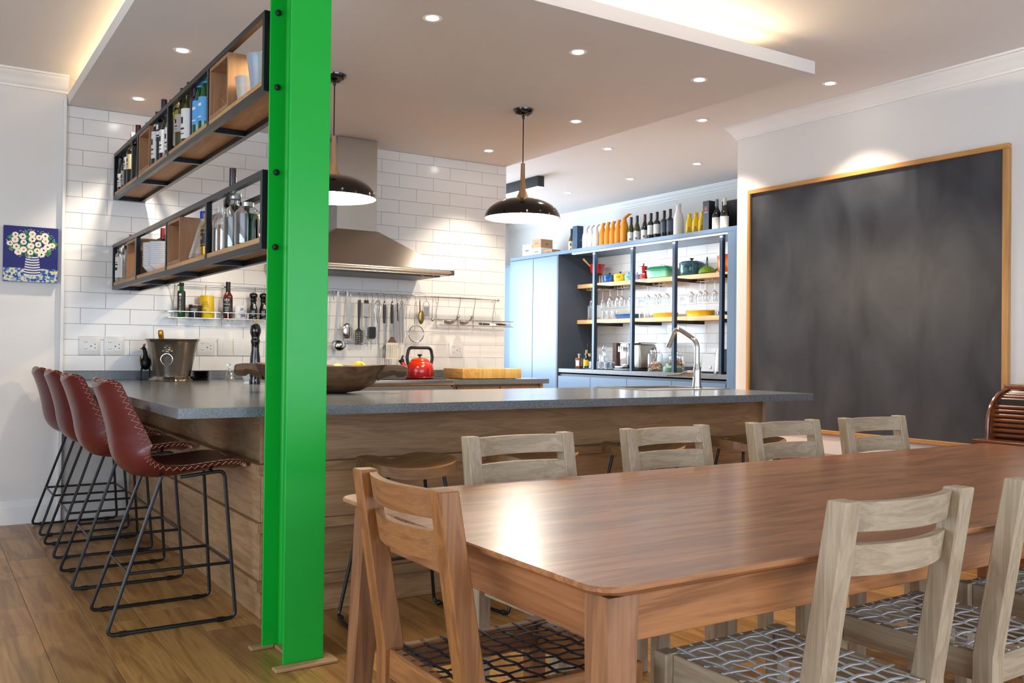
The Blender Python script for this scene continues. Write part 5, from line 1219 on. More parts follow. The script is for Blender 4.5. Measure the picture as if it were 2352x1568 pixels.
# carved wooden bowl with fruit
bw_ = wood('bowl_wood', '2E1C0E', '6E4E2E', 'x', 0.5, sc=0.9, knots=0.5, rnd=0.02)
t = thing('wooden_bowl', 'carved dark wooden dough bowl with end handles on the bar', 'bowl', (1.70, 4.36, CT), -0.576)
def hull(u, v):
    a = 2*PI*u
    lv = [(0.0, 0.0), (0.36, 0.0), (0.60, 0.012), (0.80, 0.045), (0.92, 0.085), (1.0, 0.133), (0.985, 0.137), (0.945, 0.133), (0.86, 0.09), (0.70, 0.05), (0.45, 0.028), (0.0, 0.024)]
    s_, z = lv[round(v*11)]
    ca, sa = math.cos(a), math.sin(a)
    rx = 0.325*math.copysign(abs(ca)**0.85, ca); ry = 0.195*math.copysign(abs(sa)**0.9, sa)
    z = z + (0.010*abs(ca)**3 if s_ > 0.8 else 0)
    return (rx*s_, ry*s_, z)
m = Mb(); m.grid(hull, 48, 11, cu=True); bmesh.ops.remove_doubles(m.bm, verts=m.bm.verts[:], dist=1e-4); m.build('hull', bw_, t, ang=0.9)
for s_ in (-1, 1):
    m = Mb()
    secs = [(0.285, 0.050, 0.062, 0.133), (0.325, 0.044, 0.080, 0.140), (0.365, 0.036, 0.092, 0.142), (0.385, 0.038, 0.078, 0.142), (0.415, 0.040, 0.082, 0.138), (0.428, 0.030, 0.092, 0.130)]
    rr = []
    for x, hw_, z0, z1 in secs:
        rr.append([m.bm.verts.new((s_*x, y, z)) for y, z in ((-hw_*0.7, z0), (hw_*0.7, z0), (hw_, (z0+z1)/2), (hw_*0.8, z1), (-hw_*0.8, z1), (-hw_, (z0+z1)/2))])
    for A, C in zip(rr, rr[1:]):
        for i in range(6): j = (i+1) % 6; m.bm.faces.new((A[i], A[j], C[j], C[i]))
    m.bm.faces.new(rr[0][::-1]); m.bm.faces.new(rr[-1]); m.build('handle', bw_, t)
lem = mat('lemon_skin', 'E2B414', 0.4, var=0.12, scale=9, bump=0.3, bscale=90)
for i, (dx, dy, z, r, lb) in enumerate(((0.185, 0.02, 0.118, 0.035, 'yellow lemon at the right of the wooden bowl'), (0.075, 0.03, 0.108, 0.034, 'pale yellow lemon in the middle of the wooden bowl'), (0.120, -0.035, 0.095, 0.033, 'ripe yellow lemon low in the wooden bowl'), (-0.02, 0.0, 0.112, 0.035, 'yellow lemon at the left of the wooden bowl'), (-0.12, 0.03, 0.105, 0.034, 'yellow lemon hidden behind the green column'))):
    a = -0.576; X = 1.70 + dx*math.cos(a) - dy*math.sin(a); Y = 4.36 + dx*math.sin(a) + dy*math.cos(a)
    t = thing('lemon', lb, 'lemon', (X, Y, CT + z - 0.03), i * 1.3, 'lemons in the wooden bowl')
    Mb().lathe([(0, 0), (r*0.22, 0.002), (r*0.62, 0.010), (r*0.92, r*0.55), (r, r), (r*0.92, r*1.45), (r*0.6, r*1.85), (r*0.2, r*2.02), (r*0.12, r*2.14), (0, r*2.18)], 20, cap=False, m=tr(0, 0, r) @ rot('X', 0.9 if i != 1 else 1.5) @ tr(0, 0, -r)).build('fruit', lem if i != 1 else mat('lemon_pale', 'DCCB58', .4, var=.1, bump=.3, bscale=90), t)
# red kettle
red_en = gradient_mat('volcanic_enamel', [(0.0, '7A0A0A'), (0.45, 'A8140C'), (0.85, 'D8380E'), (1.0, 'DE4A12')], 0.0, 0.16)
t = thing('stove_kettle', 'red orange enamel kettle with black handle on the cooker', 'kettle', (3.155, 6.12, 0.9075), -0.1)
Mb().lathe([(0, 0), (0.104, 0), (0.108, 0.006), (0.104, 0.012), (0.106, 0.018), (0.1055, 0.070), (0.098, 0.098), (0.082, 0.118), (0.068, 0.126), (0.066, 0.130)], 40, cap=False).build('body', red_en, t)
l = Mb().lathe([(0.068, 0.126), (0.069, 0.131), (0.058, 0.143), (0.035, 0.150), (0, 0.152)], 32, cap=False).build('lid', red_en, t)
Mb().lathe([(0.007, 0.150), (0.007, 0.162), (0.018, 0.168), (0.019, 0.174), (0.012, 0.178), (0, 0.179)], 18, cap=False).build('knob', black_plastic, l)
sp = Mb().tube([(-0.085, 0, 0.045), (-0.118, 0, 0.070), (-0.135, 0, 0.110), (-0.140, 0, 0.122)], 0.02, 14, rs=[0.030, 0.022, 0.017, 0.0165]).build('spout', red_en, t)
m = Mb(); m.tube([(-0.140, 0, 0.118), (-0.146, 0, 0.138)], 0.019, 12); m.tube([(-0.142, 0, 0.132), (-0.140, 0, 0.150), (-0.132, 0, 0.166)], 0.008, 8, rs=[0.010, 0.006, 0.008]); m.tube([(-0.146, 0, 0.128), (-0.168, 0, 0.124)], 0.008, 8, rs=[0.012, 0.004]); m.build('whistle', black_plastic, sp)
Mb().tube([(-0.092, 0, 0.108), (-0.102, 0, 0.150), (-0.090, 0, 0.212), (-0.072, 0, 0.226), (0.072, 0, 0.226), (0.090, 0, 0.212), (0.102, 0, 0.150), (0.092, 0, 0.108)], 0.012, 10, fl=0.02, rs=None).build('handle', black_plastic, t)
for s_ in (-1, 1): Mb().sphere((s_*0.090, 0, 0.110), 0.016, 8, 1, 1, 0.8).build('handle_mount', black_plastic, t)
# chopping board
t = thing('chopping_board', 'thick end-grain wooden chopping board on the right worktop', 'chopping board', (3.71, 6.13, CT), 0.0)
ws = [wood('board_a', 'A8742E', 'D9A95C', 'y', 0.5, rnd=0.04, knots=.3), wood('board_b', 'B48838', 'E2B96C', 'z', 0.5, rnd=0.04, knots=.2)]
B((-0.265, -0.15, 0.004), (-0.12, 0.15, 0.079), 0.004, 2).build('block', ws[0], t); B((-0.1195, -0.15, 0.004), (0.265, 0.15, 0.079), 0.004, 2).build('block', ws[1], t)
for x in (-0.22, 0.22):
    for y in (-0.11, 0.11): Mb().lathe([(0.012, 0), (0.012, 0.0045)], 12, c=(x, y, 0)).build('foot', black_plastic, t)
# ---------------------------------------------------------------- sockets and switches
sw_ = mat('socket_white', 'E4E3E1', 0.3, var=0.02)
def plate(x0, x1, label, kind):
    t = thing('wall_socket' if kind == 'socket' else 'wall_switch', label, 'socket' if kind == 'socket' else 'switch', ((x0+x1)/2, TY - 0.0, 1.122))
    w = (x1 - x0)/2 - 0.001
    B((-w, -0.010, -0.061), (w, 0.0, 0.061), 0.003, 2).build('plate', sw_, t)
    if kind == 'socket':
        for zz in (-0.022, 0.022):
            Mb().prism([(-w*0.72, zz - 0.011), (-w*0.68, zz - 0.013), (-w*0.12, zz - 0.013), (-w*0.08, zz - 0.011), (-w*0.08, zz + 0.011), (-w*0.72, zz + 0.011)], 'y', -0.0115, -0.0101).build('outlet', sw_, t, smooth=False)
            for dx, dz in ((-0.009, 0.002), (0, -0.002), (0.009, 0.002)): Mb().lathe([(0, -0.0006), (0.0025, -0.0006), (0.0025, 0.0002)], 8, m=tr(-w*0.40 + dx, -0.0116, zz + dz) @ rot('X', -PI/2)).build('pin_hole', black_plastic, t)
        B((w*0.02, -0.0115, -0.034), (w*0.74, -0.0101, 0.034), 0.0005, 1).build('outlet', sw_, t)
        for dx, dz, r in ((0.014, -0.004, 0.0042), (0.037, 0.008, 0.0034), (0.037, -0.016, 0.0034)): Mb().lathe([(0, -0.0006), (r, -0.0006), (r, 0.0002)], 10, m=tr(dx - 0.006, -0.0116, dz) @ rot('X', -PI/2)).build('pin_hole', black_plastic, t)
        B((w*0.22, -0.0135, 0.019), (w*0.55, -0.0116, 0.030), 0.0006, 1).build('rocker', sw_, t)
    else: B((-0.016, -0.0125, -0.02), (0.016, -0.0101, 0.02), 0.0008, 1).build('rocker', sw_, t)
plate(0.883, 1.012, 'white wall socket nearest the left edge of the tiles', 'socket')
plate(1.032, 1.157, 'white wall socket second from the left edge of the tiles', 'socket')
plate(1.626, 1.750, 'white wall socket right of the ice bucket', 'socket')
plate(1.766, 1.868, 'narrow white wall switch plate right of the ice bucket', 'switch')
plate(1.876, 2.002, 'white wall switch plate left of the tall pepper mill', 'switch')
plate(3.613, 3.740, 'white wall socket right of the red kettle', 'socket')
# ---------------------------------------------------------------- painting
t = thing('painting', 'small canvas painting of white flowers in a striped vase on blue', 'painting', (0.5985, TY + 0.0115, 1.690))
pw_, ph_ = 0.1525, 0.173
B((-pw_, -0.030, -ph_), (pw_, 0.0, ph_), 0.002, 1).build('canvas', mat('canvas_blue', '0A1266', 0.55, var=0.12, scale=12), t)
cy = -0.0303
def disc(m, x, z, rx, rz, y, n=12, wob=0.0):
    c = m.bm.verts.new((x, y, z)); vs = [m.bm.verts.new((x + rx*(1 + wob*math.sin(i*2.7 + x*90))*math.cos(2*PI*i/n), y, z + rz*(1 + wob*math.cos(i*3.1 + z*70))*math.sin(2*PI*i/n))) for i in range(n)]
    for i in range(n): m.bm.faces.new((c, vs[(i+1) % n], vs[i]))
rnd = random.Random(3)
m, N, L, p = _new('painted_cloth'); tc = N.new('ShaderNodeTexCoord'); n1 = N.new('ShaderNodeTexNoise'); n1.inputs['Scale'].default_value = 60; n1.inputs['Detail'].default_value = 3; L.new(tc.outputs['Object'], n1.inputs['Vector'])
rp = N.new('ShaderNodeValToRGB'); e = rp.color_ramp.elements; e[0].position = 0.36; e[0].color = S('0E2A7A'); e[1].position = 0.66; e[1].color = S('E0CE5A')
for q, c in ((0.45, '2E5AA8'), (0.52, '8FA9B0'), (0.58, 'D8D4C0')): x_ = e.new(q); x_.color = S(c)
L.new(n1.outputs[0], rp.inputs[0]); L.new(rp.outputs[0], p.inputs['Base Color']); p.inputs['Roughness'].default_value = 0.5
B((-pw_ + 0.0005, cy, -ph_ + 0.0005), (pw_ - 0.0005, cy + 0.0002, -0.088)).build('painted_cloth', m, t)
ny_ = 8; zb0, zb1 = -0.130, -0.010
for i in range(ny_ * 2 - 1):
    a, b = zb0 + (zb1 - zb0) * i / (2*ny_ - 1), zb0 + (zb1 - zb0) * (i + 1) / (2*ny_ - 1)
    wA, wB = 0.048 - 0.012*(a - zb0)/0.12, 0.048 - 0.012*(b - zb0)/0.12
    cv = []
    for k in range(7): u_ = -1 + k/3; cv.append((u_, -0.006*(1 - u_*u_)))
    Mb().prism([(0.008 + u_*wA, a + d) for u_, d in cv] + [(0.008 + u_*wB, b + d) for u_, d in cv[::-1]], 'y', cy - 0.0004, cy - 0.0001).build('painted_stripe', L_WHITE if i % 2 == 0 else mat('paint_navy', '101C6A', .5), t, smooth=False)
m = Mb()
for i in range(95):
    a = rnd.random()*2*PI; r = math.sqrt(rnd.random()); disc(m, 0.004 + 0.138*r*math.cos(a), 0.068 + 0.082*r*math.sin(a), 0.008 + 0.007*rnd.random(), 0.007 + 0.006*rnd.random(), cy - 0.0005 - 0.000002*i, 8, 0.3)
m.build('painted_leaves', mat('paint_green', '2F7A3E', 0.5, var=0.75, scale=38), t)['kind'] = 'stuff'
m = Mb()
for i in range(50):
    a = rnd.random()*2*PI; r = 0.85 + 0.25*rnd.random(); disc(m, 0.004 + 0.135*r*math.cos(a), 0.066 + 0.085*r*math.sin(a), 0.0025, 0.0025, cy - 0.0008, 6)
m.build('painted_dots', L_WHITE, t)['kind'] = 'stuff'
FW = [(-.088,.118),(-.048,.110),(.006,.128),(.044,.108),(.078,.120),(-.09,.086),(-.042,.074),(.006,.095),(.080,.088),(-.118,.062),(-.082,.044),(-.002,.052),(.040,.064),(.092,.052),(-.042,.028),(.034,.024),(.070,.030),(-.072,.010),(-.004,.012),(.058,.002),(.118,.062)]
pc = [mat('paint_centre_a', '7A3A2A', .5), mat('paint_centre_b', '3A2440', .5), mat('paint_centre_c', 'C07A3A', .5)]
pet = mat('paint_petal', 'E9E0CE', 0.5, var=0.12, scale=70)
for i, (x, z) in enumerate(FW):
    m = Mb(); rr = 0.0205 if i % 3 else 0.018; disc(m, x, z, rr, rr*(0.95 if abs(x) < .1 else 0.8), cy - 0.0012 - 0.00002*i, 14, 0.10); fo = m.build('painted_blossom', pet, t)
    m = Mb(); disc(m, x + 0.001, z, 0.006, 0.0055, cy - 0.0022, 8, 0.2); m.build('painted_centre', pc[i % 3], fo)
# ================================================================ THINGS IN THE PANTRY
PZ = PT
AP = PI + 0.62
GT = 'bottles on top of the pantry'
def wrapped(label, y, H, R, m_, x=6.44, group=None, crown=0.0, lean=0.0):
    t = thing('wrapped_bottle', label, 'bottle', (x, y, PZ), 0, group)
    pr = [(0, 0.001), (R*0.94, 0), (R, 0.008), (R*0.98, H*0.52), (R*0.84, H*0.64), (R*0.52, H*0.76), (R*0.44, H*0.84)]
    m = Mb(); n = 18
    m.lathe(pr + [(R*0.50, H*0.93), (R*0.40, H*0.97), (0, H*0.965)], n, cap=False)
    for v in m.bm.verts:
        k = 0.02 if v.co.z < H*0.8 else 0.18
        a = math.atan2(v.co.y, v.co.x); f_ = 1 + k*math.sin(a*5 + v.co.z*40 + y*31)*0.5
        v.co.x *= f_; v.co.y *= f_
        if v.co.z > H*0.84: v.co.x += lean*(v.co.z - H*0.84)*1.2; v.co.y -= lean*(v.co.z - H*0.84)*2.2
    m.build('paper', m_, t, ang=0.9)
    m = Mb(); nn = 7
    for i in range(nn):
        a = 2*PI*i/nn; hh = H*(0.965 + 0.035*((i*37) % 5)/4 + crown*((i*13) % 3)/2)
        off = lean*(hh - H*0.84)
        m.hexa([(R*0.38*math.cos(a - .4) + off*1.1, R*0.38*math.sin(a - .4) - off*2, H*0.93), (R*0.38*math.cos(a + .4) + off*1.1, R*0.38*math.sin(a + .4) - off*2, H*0.93), (R*0.30*math.cos(a + .3) + off*1.1, R*0.30*math.sin(a + .3) - off*2, H*0.93)], [(R*0.50*math.cos(a - .3) + off*1.2, R*0.50*math.sin(a - .3) - off*2.2, hh), (R*0.50*math.cos(a + .3) + off*1.2, R*0.50*math.sin(a + .3) - off*2.2, hh - 0.004), (R*0.42*math.cos(a) + off*1.2, R*0.42*math.sin(a) - off*2.2, hh)])
    m.build('twisted_top', m_, t, smooth=False)
    return t
bottle('single green bottle with pale label, left of the blue gift box', (6.44, 8.655, PZ), .275, .037, 'burgundy', G_OLIVE, C_BLACK, (.02, .46, L_CREAM), group=GT, ang=AP, print_={'m': INK, 'w': .4, 'bars': [(.55, .8, .6), (.2, .3, .4)]})
t = thing('gift_box', 'tall dark blue bottle gift box with script lettering', 'gift box', (6.44, 8.535, PZ), 0.0)
B((-0.045, -0.045, 0), (0.045, 0.045, 0.292), 0.002, 1).build('box', mat('box_blue', '24405E', 0.45, var=0.06), t)
lettering('Ruladus', 0.062, mat('box_print', '0E2238', .4), t, lambda u, v: Vector((-0.0458, -v*0.9, 0.145 + u)), name='lettering')
lettering('x', 0.03, INKW, t, lambda u, v: Vector((u + 0.008, -0.0458, 0.13 + v)), name='lettering')
wp_ = mat('paper_white', 'E8E2D8', 0.65, var=0.06); op = mat('paper_orange', 'E08A08', 0.55, var=0.1, scale=10); yp = mat('paper_yellow', 'E2B806', 0.5, var=0.25, scale=60); wt = mat('tissue_white', 'DEDEDE', 0.6, var=0.05)
for i, (y, lb) in enumerate(((8.385, 'left of three'), (8.295, 'middle of three'), (8.195, 'right of three'))): wrapped('bottle wrapped in cream paper, ' + lb + ', on top of the pantry', y, .285, .040, wp_, group='cream wrapped bottles', lean=0.3)
for i, (y, H, lb) in enumerate(((8.075, .285, 'leftmost of five'), (7.985, .285, 'second from left of five'), (7.895, .285, 'middle one of five'), (7.805, .29, 'second from right of five'), (7.700, .345, 'tallest, at the right of five'))): wrapped('bottle wrapped in orange paper, ' + lb, y, H, .041 if i < 4 else .046, op, group='orange wrapped bottles', lean=0.15 if i < 4 else 0.5)
TOPB = [(7.575, .285, .038, 'burgundy', G_OLIVE, C_NAVY, (.03, .42, L_WHITE), 'olive wine bottle with white label and navy cap, left of a pair'), (7.478, .290, .038, 'burgundy', G_OLIVE, C_NAVY, (.03, .42, L_WHITE), 'olive wine bottle with white label and navy cap, right of a pair'),
        (7.355, .290, .038, 'burgundy', G_DARK, C_RED, (.03, .42, L_WHITE), 'dark wine bottle with white label and dark red cap on the pantry'),
        (7.258, .290, .0375, 'bordeaux', G_DARK, C_BLACK, (.22, .56, L_WHITE), 'dark wine bottle with square white label, left of a matching pair'), (7.163, .293, .0375, 'bordeaux', G_DARK, C_BLACK, (.22, .56, L_WHITE), 'dark wine bottle with square white label, right of a matching pair'),
        (7.055, .293, .0375, 'bordeaux', G_DARK, C_BLACK, (.22, .60, L_SLATE), 'dark wine bottle with slate grey label, left of a matching pair'), (6.965, .298, .0375, 'bordeaux', G_DARK, C_BLACK, (.22, .60, L_SLATE), 'dark wine bottle with slate grey label, right of a matching pair')]
for i, (y, H, R, st, g, cp, lb, la) in enumerate(TOPB):
    pr = {'m': mat('print_red', 'B05050', .5), 'w': .4, 'bars': [(.3, .5, .8)]} if i == 2 else ({'m': mat('print_grey', '70757A', .5), 'w': .4, 'bars': [(.25, .42, .9), (.75, .78, .6)]} if i < 2 else None)
    bottle(la, (6.43, y, PZ), H, R, st, g, cp, lb, group=GT, ang=AP, print_=pr)
wrapped('large bottle wrapped in white tissue with frilled top', 6.855, .345, .052, wt, crown=0.02)
for i, (y, lb) in enumerate(((6.675, 'left of three'), (6.585, 'middle of three'), (6.500, 'right of three'))):
    t = wrapped('bottle wrapped in printed yellow paper, ' + lb, y, .222, .040, yp, x=6.42, group='yellow wrapped bottles')
    q = Mb()
    for k in range(4): q.arc(0.0425, 0.03 + 0.014*k, 0.034 + 0.014*k, AP - 0.5 + 0.1*k, AP + 0.4 - 0.05*k, 5)
    q.build('print', INK, t)
t = thing('gift_box', 'tall black bottle box with orange emblem on the pantry', 'gift box', (6.40, 6.392, PZ))
B((-0.042, -0.042, 0), (0.042, 0.042, 0.300), 0.002, 1).build('box', mat('box_black', '1B1D21', 0.4, var=0.1), t)
og = mat('print_orange', 'D0662A', .5)
m = Mb(); 
for a in ((-0.012, 0.195, 0.012, 0.203), (-0.012, 0.209, -0.006, 0.235), (0.006, 0.209, 0.012, 0.235), (-0.012, 0.238, 0.012, 0.245), (-0.004, 0.212, 0.004, 0.232)): m.box((-0.0425, a[0], a[1]), (-0.0421, a[2], a[3]))
m.build('emblem', og, t, smooth=False); B((-0.0425, -0.028, 0.185), (-0.0421, 0.028, 0.189)).build('print', INKW, t)
t = thing('gift_box', 'wide black box behind two dark bottles at the pantry end', 'gift box', (6.56, 6.13, PZ))
B((-0.05, -0.20, 0), (0.05, 0.20, 0.300), 0.002, 1).build('box', MATS['box_black'], t)
for y, cp, la in ((6.278, C_GREY, 'dark bottle with white label and grey cap beside the black box'), (6.175, C_CREAM, 'dark bottle with white label and cream cap at the pantry end')):
    bottle(la, (6.39, y, PZ), .302, .044, 'burgundy', G_DARK, cp, (.02, .42, L_WHITE), group=GT, ang=AP)
# boxes on the tall cupboard
cb = mat('kraft_box', 'B88A60', 0.7, var=0.1); cw = mat('white_carton', 'E6E2DC', 0.6, var=0.05)
for x, y, sx, sy, sz, m_, la, z in ((6.46, 9.28, .10, .085, .10, cw, 'low white carton under the kraft box on the tall cupboard', 0), (6.46, 9.28, .095, .08, .105, cb, 'brown kraft box on top of a white carton', .1005), (6.44, 9.045, .07, .075, .06, cb, 'small brown kraft box near the single green bottle', 0), (6.48, 9.50, .11, .09, .16, cw, 'white carton with a small grey stamp on the tall cupboard', 0)):
    t = thing('carton', la, 'box', (x, y, PZ + z), 0.1)
    B((-sx, -sy, 0), (sx, sy, sz), 0.002, 1).build('box', m_, t)
    B((-0.02, -sy - 0.0006, sz*0.35), (0.025, -sy - 0.0001, sz*0.55)).build('stamp', mat('stamp', '7A6A60', .6), t)
    B((-sx - 0.0006, -0.035, sz*0.45), (-sx - 0.0001, 0.035, sz*0.6)).build('stamp', MATS['stamp'], t)
# ---------------------------------------------------------------- cookware on the upper pantry shelf
def enamel(n, c): return mat('enamel_' + n, c, 0.16, var=0.06, coat=0.5)
SX = 6.66
def casserole(label, y, z, R, H, m_, knob=black_plastic, x=SX, r=0.5, lidh=0.35, sx=1.0, group='enamel pots on the upper pantry shelf'):
    t = thing('casserole', label, 'pot', (x, y, z), r, group)
    b = H * (1 - lidh)
    Mb().lathe([(0, 0), (R*0.86, 0), (R*0.95, b*0.12), (R, b*0.5), (R, b*0.92), (R*1.03, b*0.94), (R*1.03, b)], 28, cap=False, sx=sx).build('pot', m_, t)
    l = Mb().lathe([(R*1.03, b), (R*1.03, b*1.05), (R*0.9, b + H*lidh*0.35), (R*0.5, b + H*lidh*0.52), (0, b + H*lidh*0.56)], 28, cap=False, sx=sx).build('lid', m_, t)
    k = H*lidh
    Mb().lathe([(R*0.07, b + k*0.5), (R*0.07, b + k*0.72), (R*0.2, b + k*0.95), (R*0.18, H), (0, H*1.005)], 14, cap=False).build('knob', knob, l)
    for s_ in (-1, 1):
        Mb().tube([(s_*R*0.97*sx, -R*0.3, b*0.78), (s_*R*1.24*sx, -R*0.24, b*0.80), (s_*R*1.24*sx, R*0.24, b*0.80), (s_*R*0.97*sx, R*0.3, b*0.78)], R*0.07, 8, fl=R*0.12).build('handle', m_, t)
    return t
ZS1 = S1 + 0.0005
casserole('small bright blue casserole on the upper pantry shelf', 8.215, ZS1, .074, .118, enamel('blue', '0A4E96'))
casserole('small yellow casserole on the upper pantry shelf', 8.025, ZS1, .076, .120, enamel('yellow', 'D9B80A'))
casserole('pale turquoise mini casserole, front of two', 7.875, ZS1, .048, .098, enamel('turquoise', '7DBFB8'))
casserole('pale turquoise mini casserole, back of two', 7.835, ZS1, .034, .080, enamel('turquoise', '7DBFB8'), x=6.76)
casserole('lilac mini casserole beside the second black post', 7.735, ZS1, .050, .090, enamel('lilac', '8E90B8'))
t = casserole('red saucepan casserole on a black stand with a wooden spoon', 8.46, ZS1 + 0.115, .092, .125, enamel('red', 'B0160E'), lidh=0.02) if False else None
t = thing('saucepan', 'red enamel fondue pot on a black stand with wooden handle', 'pot', (6.64, 8.43, ZS1), 0.3, 'enamel pots on the upper pantry shelf')
Mb().lathe([(0, 0.115), (0.055, 0.115), (0.066, 0.125), (0.084, 0.205), (0.098, 0.222), (0.100, 0.228), (0.092, 0.226), (0.078, 0.205), (0, 0.13)], 28, cap=False).build('pot', enamel('red', 'B0160E'), t)
Mb().tube([(-0.082, 0.035, 0.205), (-0.165, 0.075, 0.285)], 0.009, 8, rs=[0.007, 0.012]).build('handle', pine_y, t)
m = Mb()
for a in (0.3, 2.4, 4.5): m.tube([(0.075*math.cos(a), 0.075*math.sin(a), 0.0), (0.062*math.cos(a), 0.062*math.sin(a), 0.118)], 0.005, 6)
m.tube([(0.064*math.cos(a), 0.064*math.sin(a), 0.112) for a in [2*PI*i/18 for i in range(18)]], 0.005, 6, closed=True); m.build('stand', black_metal, t)
t = thing('moka_pot', 'red stovetop moka pot on the upper pantry shelf', 'moka pot', (6.62, 7.585, ZS1), 0.4)
re = enamel('moka', 'A80E0C')
Mb().lathe([(0, 0), (0.046, 0), (0.047, 0.006), (0.038, 0.060), (0.036, 0.068)], 8, cap=False).build('base', re, t, ang=0.2); Mb().lathe([(0.036, 0.0685), (0.037, 0.075), (0.047, 0.140), (0, 0.140)], 8, cap=False).build('jug', re, t, ang=0.2)
l = Mb().lathe([(0.048, 0.1405), (0.046, 0.146), (0, 0.158)], 8, cap=False).build('lid', re, t, ang=0.2); Mb().lathe([(0.005, 0.156), (0.009, 0.168), (0.006, 0.180), (0, 0.181)], 10, cap=False).build('knob', black_plastic, l)
Mb().tube([(0.040, 0, 0.138), (0.075, 0, 0.136), (0.070, 0, 0.085)], 0.006, 8, fl=0.012).build('handle', black_plastic, t)
t = thing('baking_dish', 'green lidded rectangular baking dish on the upper pantry shelf', 'baking dish', (6.64, 7.30, ZS1), 0.12)
gm = gradient_mat('green_glaze', [(0.0, '9FD0B4'), (0.6, '6DB28C'), (1.0, '3E8A64')], 0.0, 0.09); gl = enamel('lidgreen', '1F6A46')
m = Mb(); rings = [[m.bm.verts.new((x, y, z)) for x, y in rrect(hx_, hy_, 0.03, 4)] for hx_, hy_, z in ((0.085, 0.125, 0), (0.098, 0.140, 0.01), (0.108, 0.152, 0.078), (0.116, 0.162, 0.082), (0.116, 0.162, 0.088))]
for A, C in zip(rings, rings[1:]):
    for i in range(len(A)): j = (i+1) % len(A); m.bm.faces.new((A[i], A[j], C[j], C[i]))
m.bm.faces.new(rings[0][::-1]); m.bm.faces.new(rings[-1]); m.build('dish', gm, t)
m = Mb(); rings = [[m.bm.verts.new((x, y, z)) for x, y in rrect(hx_, hy_, 0.03, 4)] for hx_, hy_, z in ((0.112, 0.156, 0.0885), (0.108, 0.150, 0.100), (0.095, 0.130, 0.120), (0.07, 0.10, 0.128))]
for A, C in zip(rings, rings[1:]):
    for i in range(len(A)): j = (i+1) % len(A); m.bm.faces.new((A[i], A[j], C[j], C[i]))
m.bm.faces.new(rings[-1]); l = m.build('lid', gl, t); Mb().tube([(0, -0.035, 0.127), (0, -0.02, 0.150), (0, 0.02, 0.150), (0, 0.035, 0.127)], 0.0045, 8, fl=0.012).build('lid_handle', C_SILV, l)
for s_ in (-1, 1): Mb().tube([(-0.03, s_*0.160, 0.083), (-0.02, s_*0.182, 0.080), (0.02, s_*0.182, 0.080), (0.03, s_*0.160, 0.083)], 0.007, 8, fl=0.01).build('handle', gm, t)
casserole('dark teal round casserole on the upper pantry shelf', 6.905, ZS1, .125, .185, enamel('teal', '1E4A52'), x=6.675, lidh=0.32)
t = thing('iron_teapot', 'green cast iron teapot with arched handle on the pantry shelf', 'teapot', (6.64, 6.650, ZS1), 0.9)
gi = mat('green_iron', '5C7A12', 0.35, var=0.2, scale=30, bump=0.3, bscale=60)
Mb().lathe([(0, 0), (0.060, 0), (0.085, 0.012), (0.088, 0.022), (0.075, 0.050), (0.045, 0.075), (0.022, 0.084), (0, 0.086)], 28, cap=False).build('body', gi, t); Mb().lathe([(0.008, 0.084), (0.006, 0.092), (0.010, 0.100), (0, 0.104)], 12, cap=False).build('lid_knob', gi, t)
Mb().tube([(-0.045, 0, 0.072), (-0.055, 0, 0.12), (-0.035, 0, 0.165), (0, 0, 0.178), (0.035, 0, 0.165), (0.055, 0, 0.12), (0.045, 0, 0.072)], 0.0045, 8, fl=0.02).build('bail_handle', black_metal, t)
Mb().tube([(0.0, -0.070, 0.035), (0.0, -0.100, 0.055), (0.0, -0.112, 0.075)], 0.012, 8, rs=[0.016, 0.011, 0.008]).build('spout', gi, t)
casserole('tall orange stock pot at the end of the upper pantry shelf', 6.365, ZS1, .118, .205, gradient_mat('orange_enamel', [(0.0, 'C03A08'), (0.2, 'D65A12'), (0.6, 'E07A22'), (0.9, 'CE4A0E'), (1, 'C8400C')], 0, .16), x=6.66, lidh=0.24, r=0.9)
# ---------------------------------------------------------------- glass racks and hanging glasses
wire_w = mat('white_wire', 'D9D6D2', 0.35, 0.3)
zr = S1 - 0.046
def hanger(y, label):
    t = thing('glass_hanger', label, 'glass rack', (0, y, zr), 0, 'wire glass hangers under the pantry shelf')
    for s_ in (-1, 1):
        Mb().tube([(6.56, s_*0.020, -0.001), (6.56, s_*0.020, -0.028), (6.56, s_*0.038, -0.028)] if False else [(6.56, s_*0.036, -0.001), (6.56, s_*0.036, -0.026), (6.80, s_*0.036, -0.026), (6.80, s_*0.036, -0.001)], 0.002, 5, fl=0.006).build('outer_wire', wire_w, t)
        Mb().tube([(6.56, s_*0.036, -0.026), (6.555, s_*0.010, -0.026), (6.80, s_*0.010, -0.026)], 0.002, 5).build('inner_wire', wire_w, t)
    return t
GG = glass('wine_glass_clear', (0.985, 0.99, 0.99), 0.10)
gp = [(0.036, 0), (0.035, -0.002), (0.006, -0.006), (0.0035, -0.012), (0.0035, -0.085), (0.010, -0.095), (0.026, -0.112), (0.036, -0.140), (0.037, -0.165), (0.031, -0.205), (0.030, -0.205), (0.0355, -0.165), (0.0345, -0.141), (0.024, -0.114), (0, -0.098)]
glass_me = Mb().lathe(gp, 22, cap=False).mesh('wine_glass', GG)
fl_p = [(0.030, 0), (0.029, -0.002), (0.005, -0.006), (0.0035, -0.012), (0.0035, -0.10), (0.016, -0.12), (0.027, -0.15), (0.024, -0.21), (0.023, -0.21), (0.025, -0.15), (0, -0.112)]
flute_me = Mb().lathe(fl_p, 20, cap=False).mesh('wine_glass', GG)
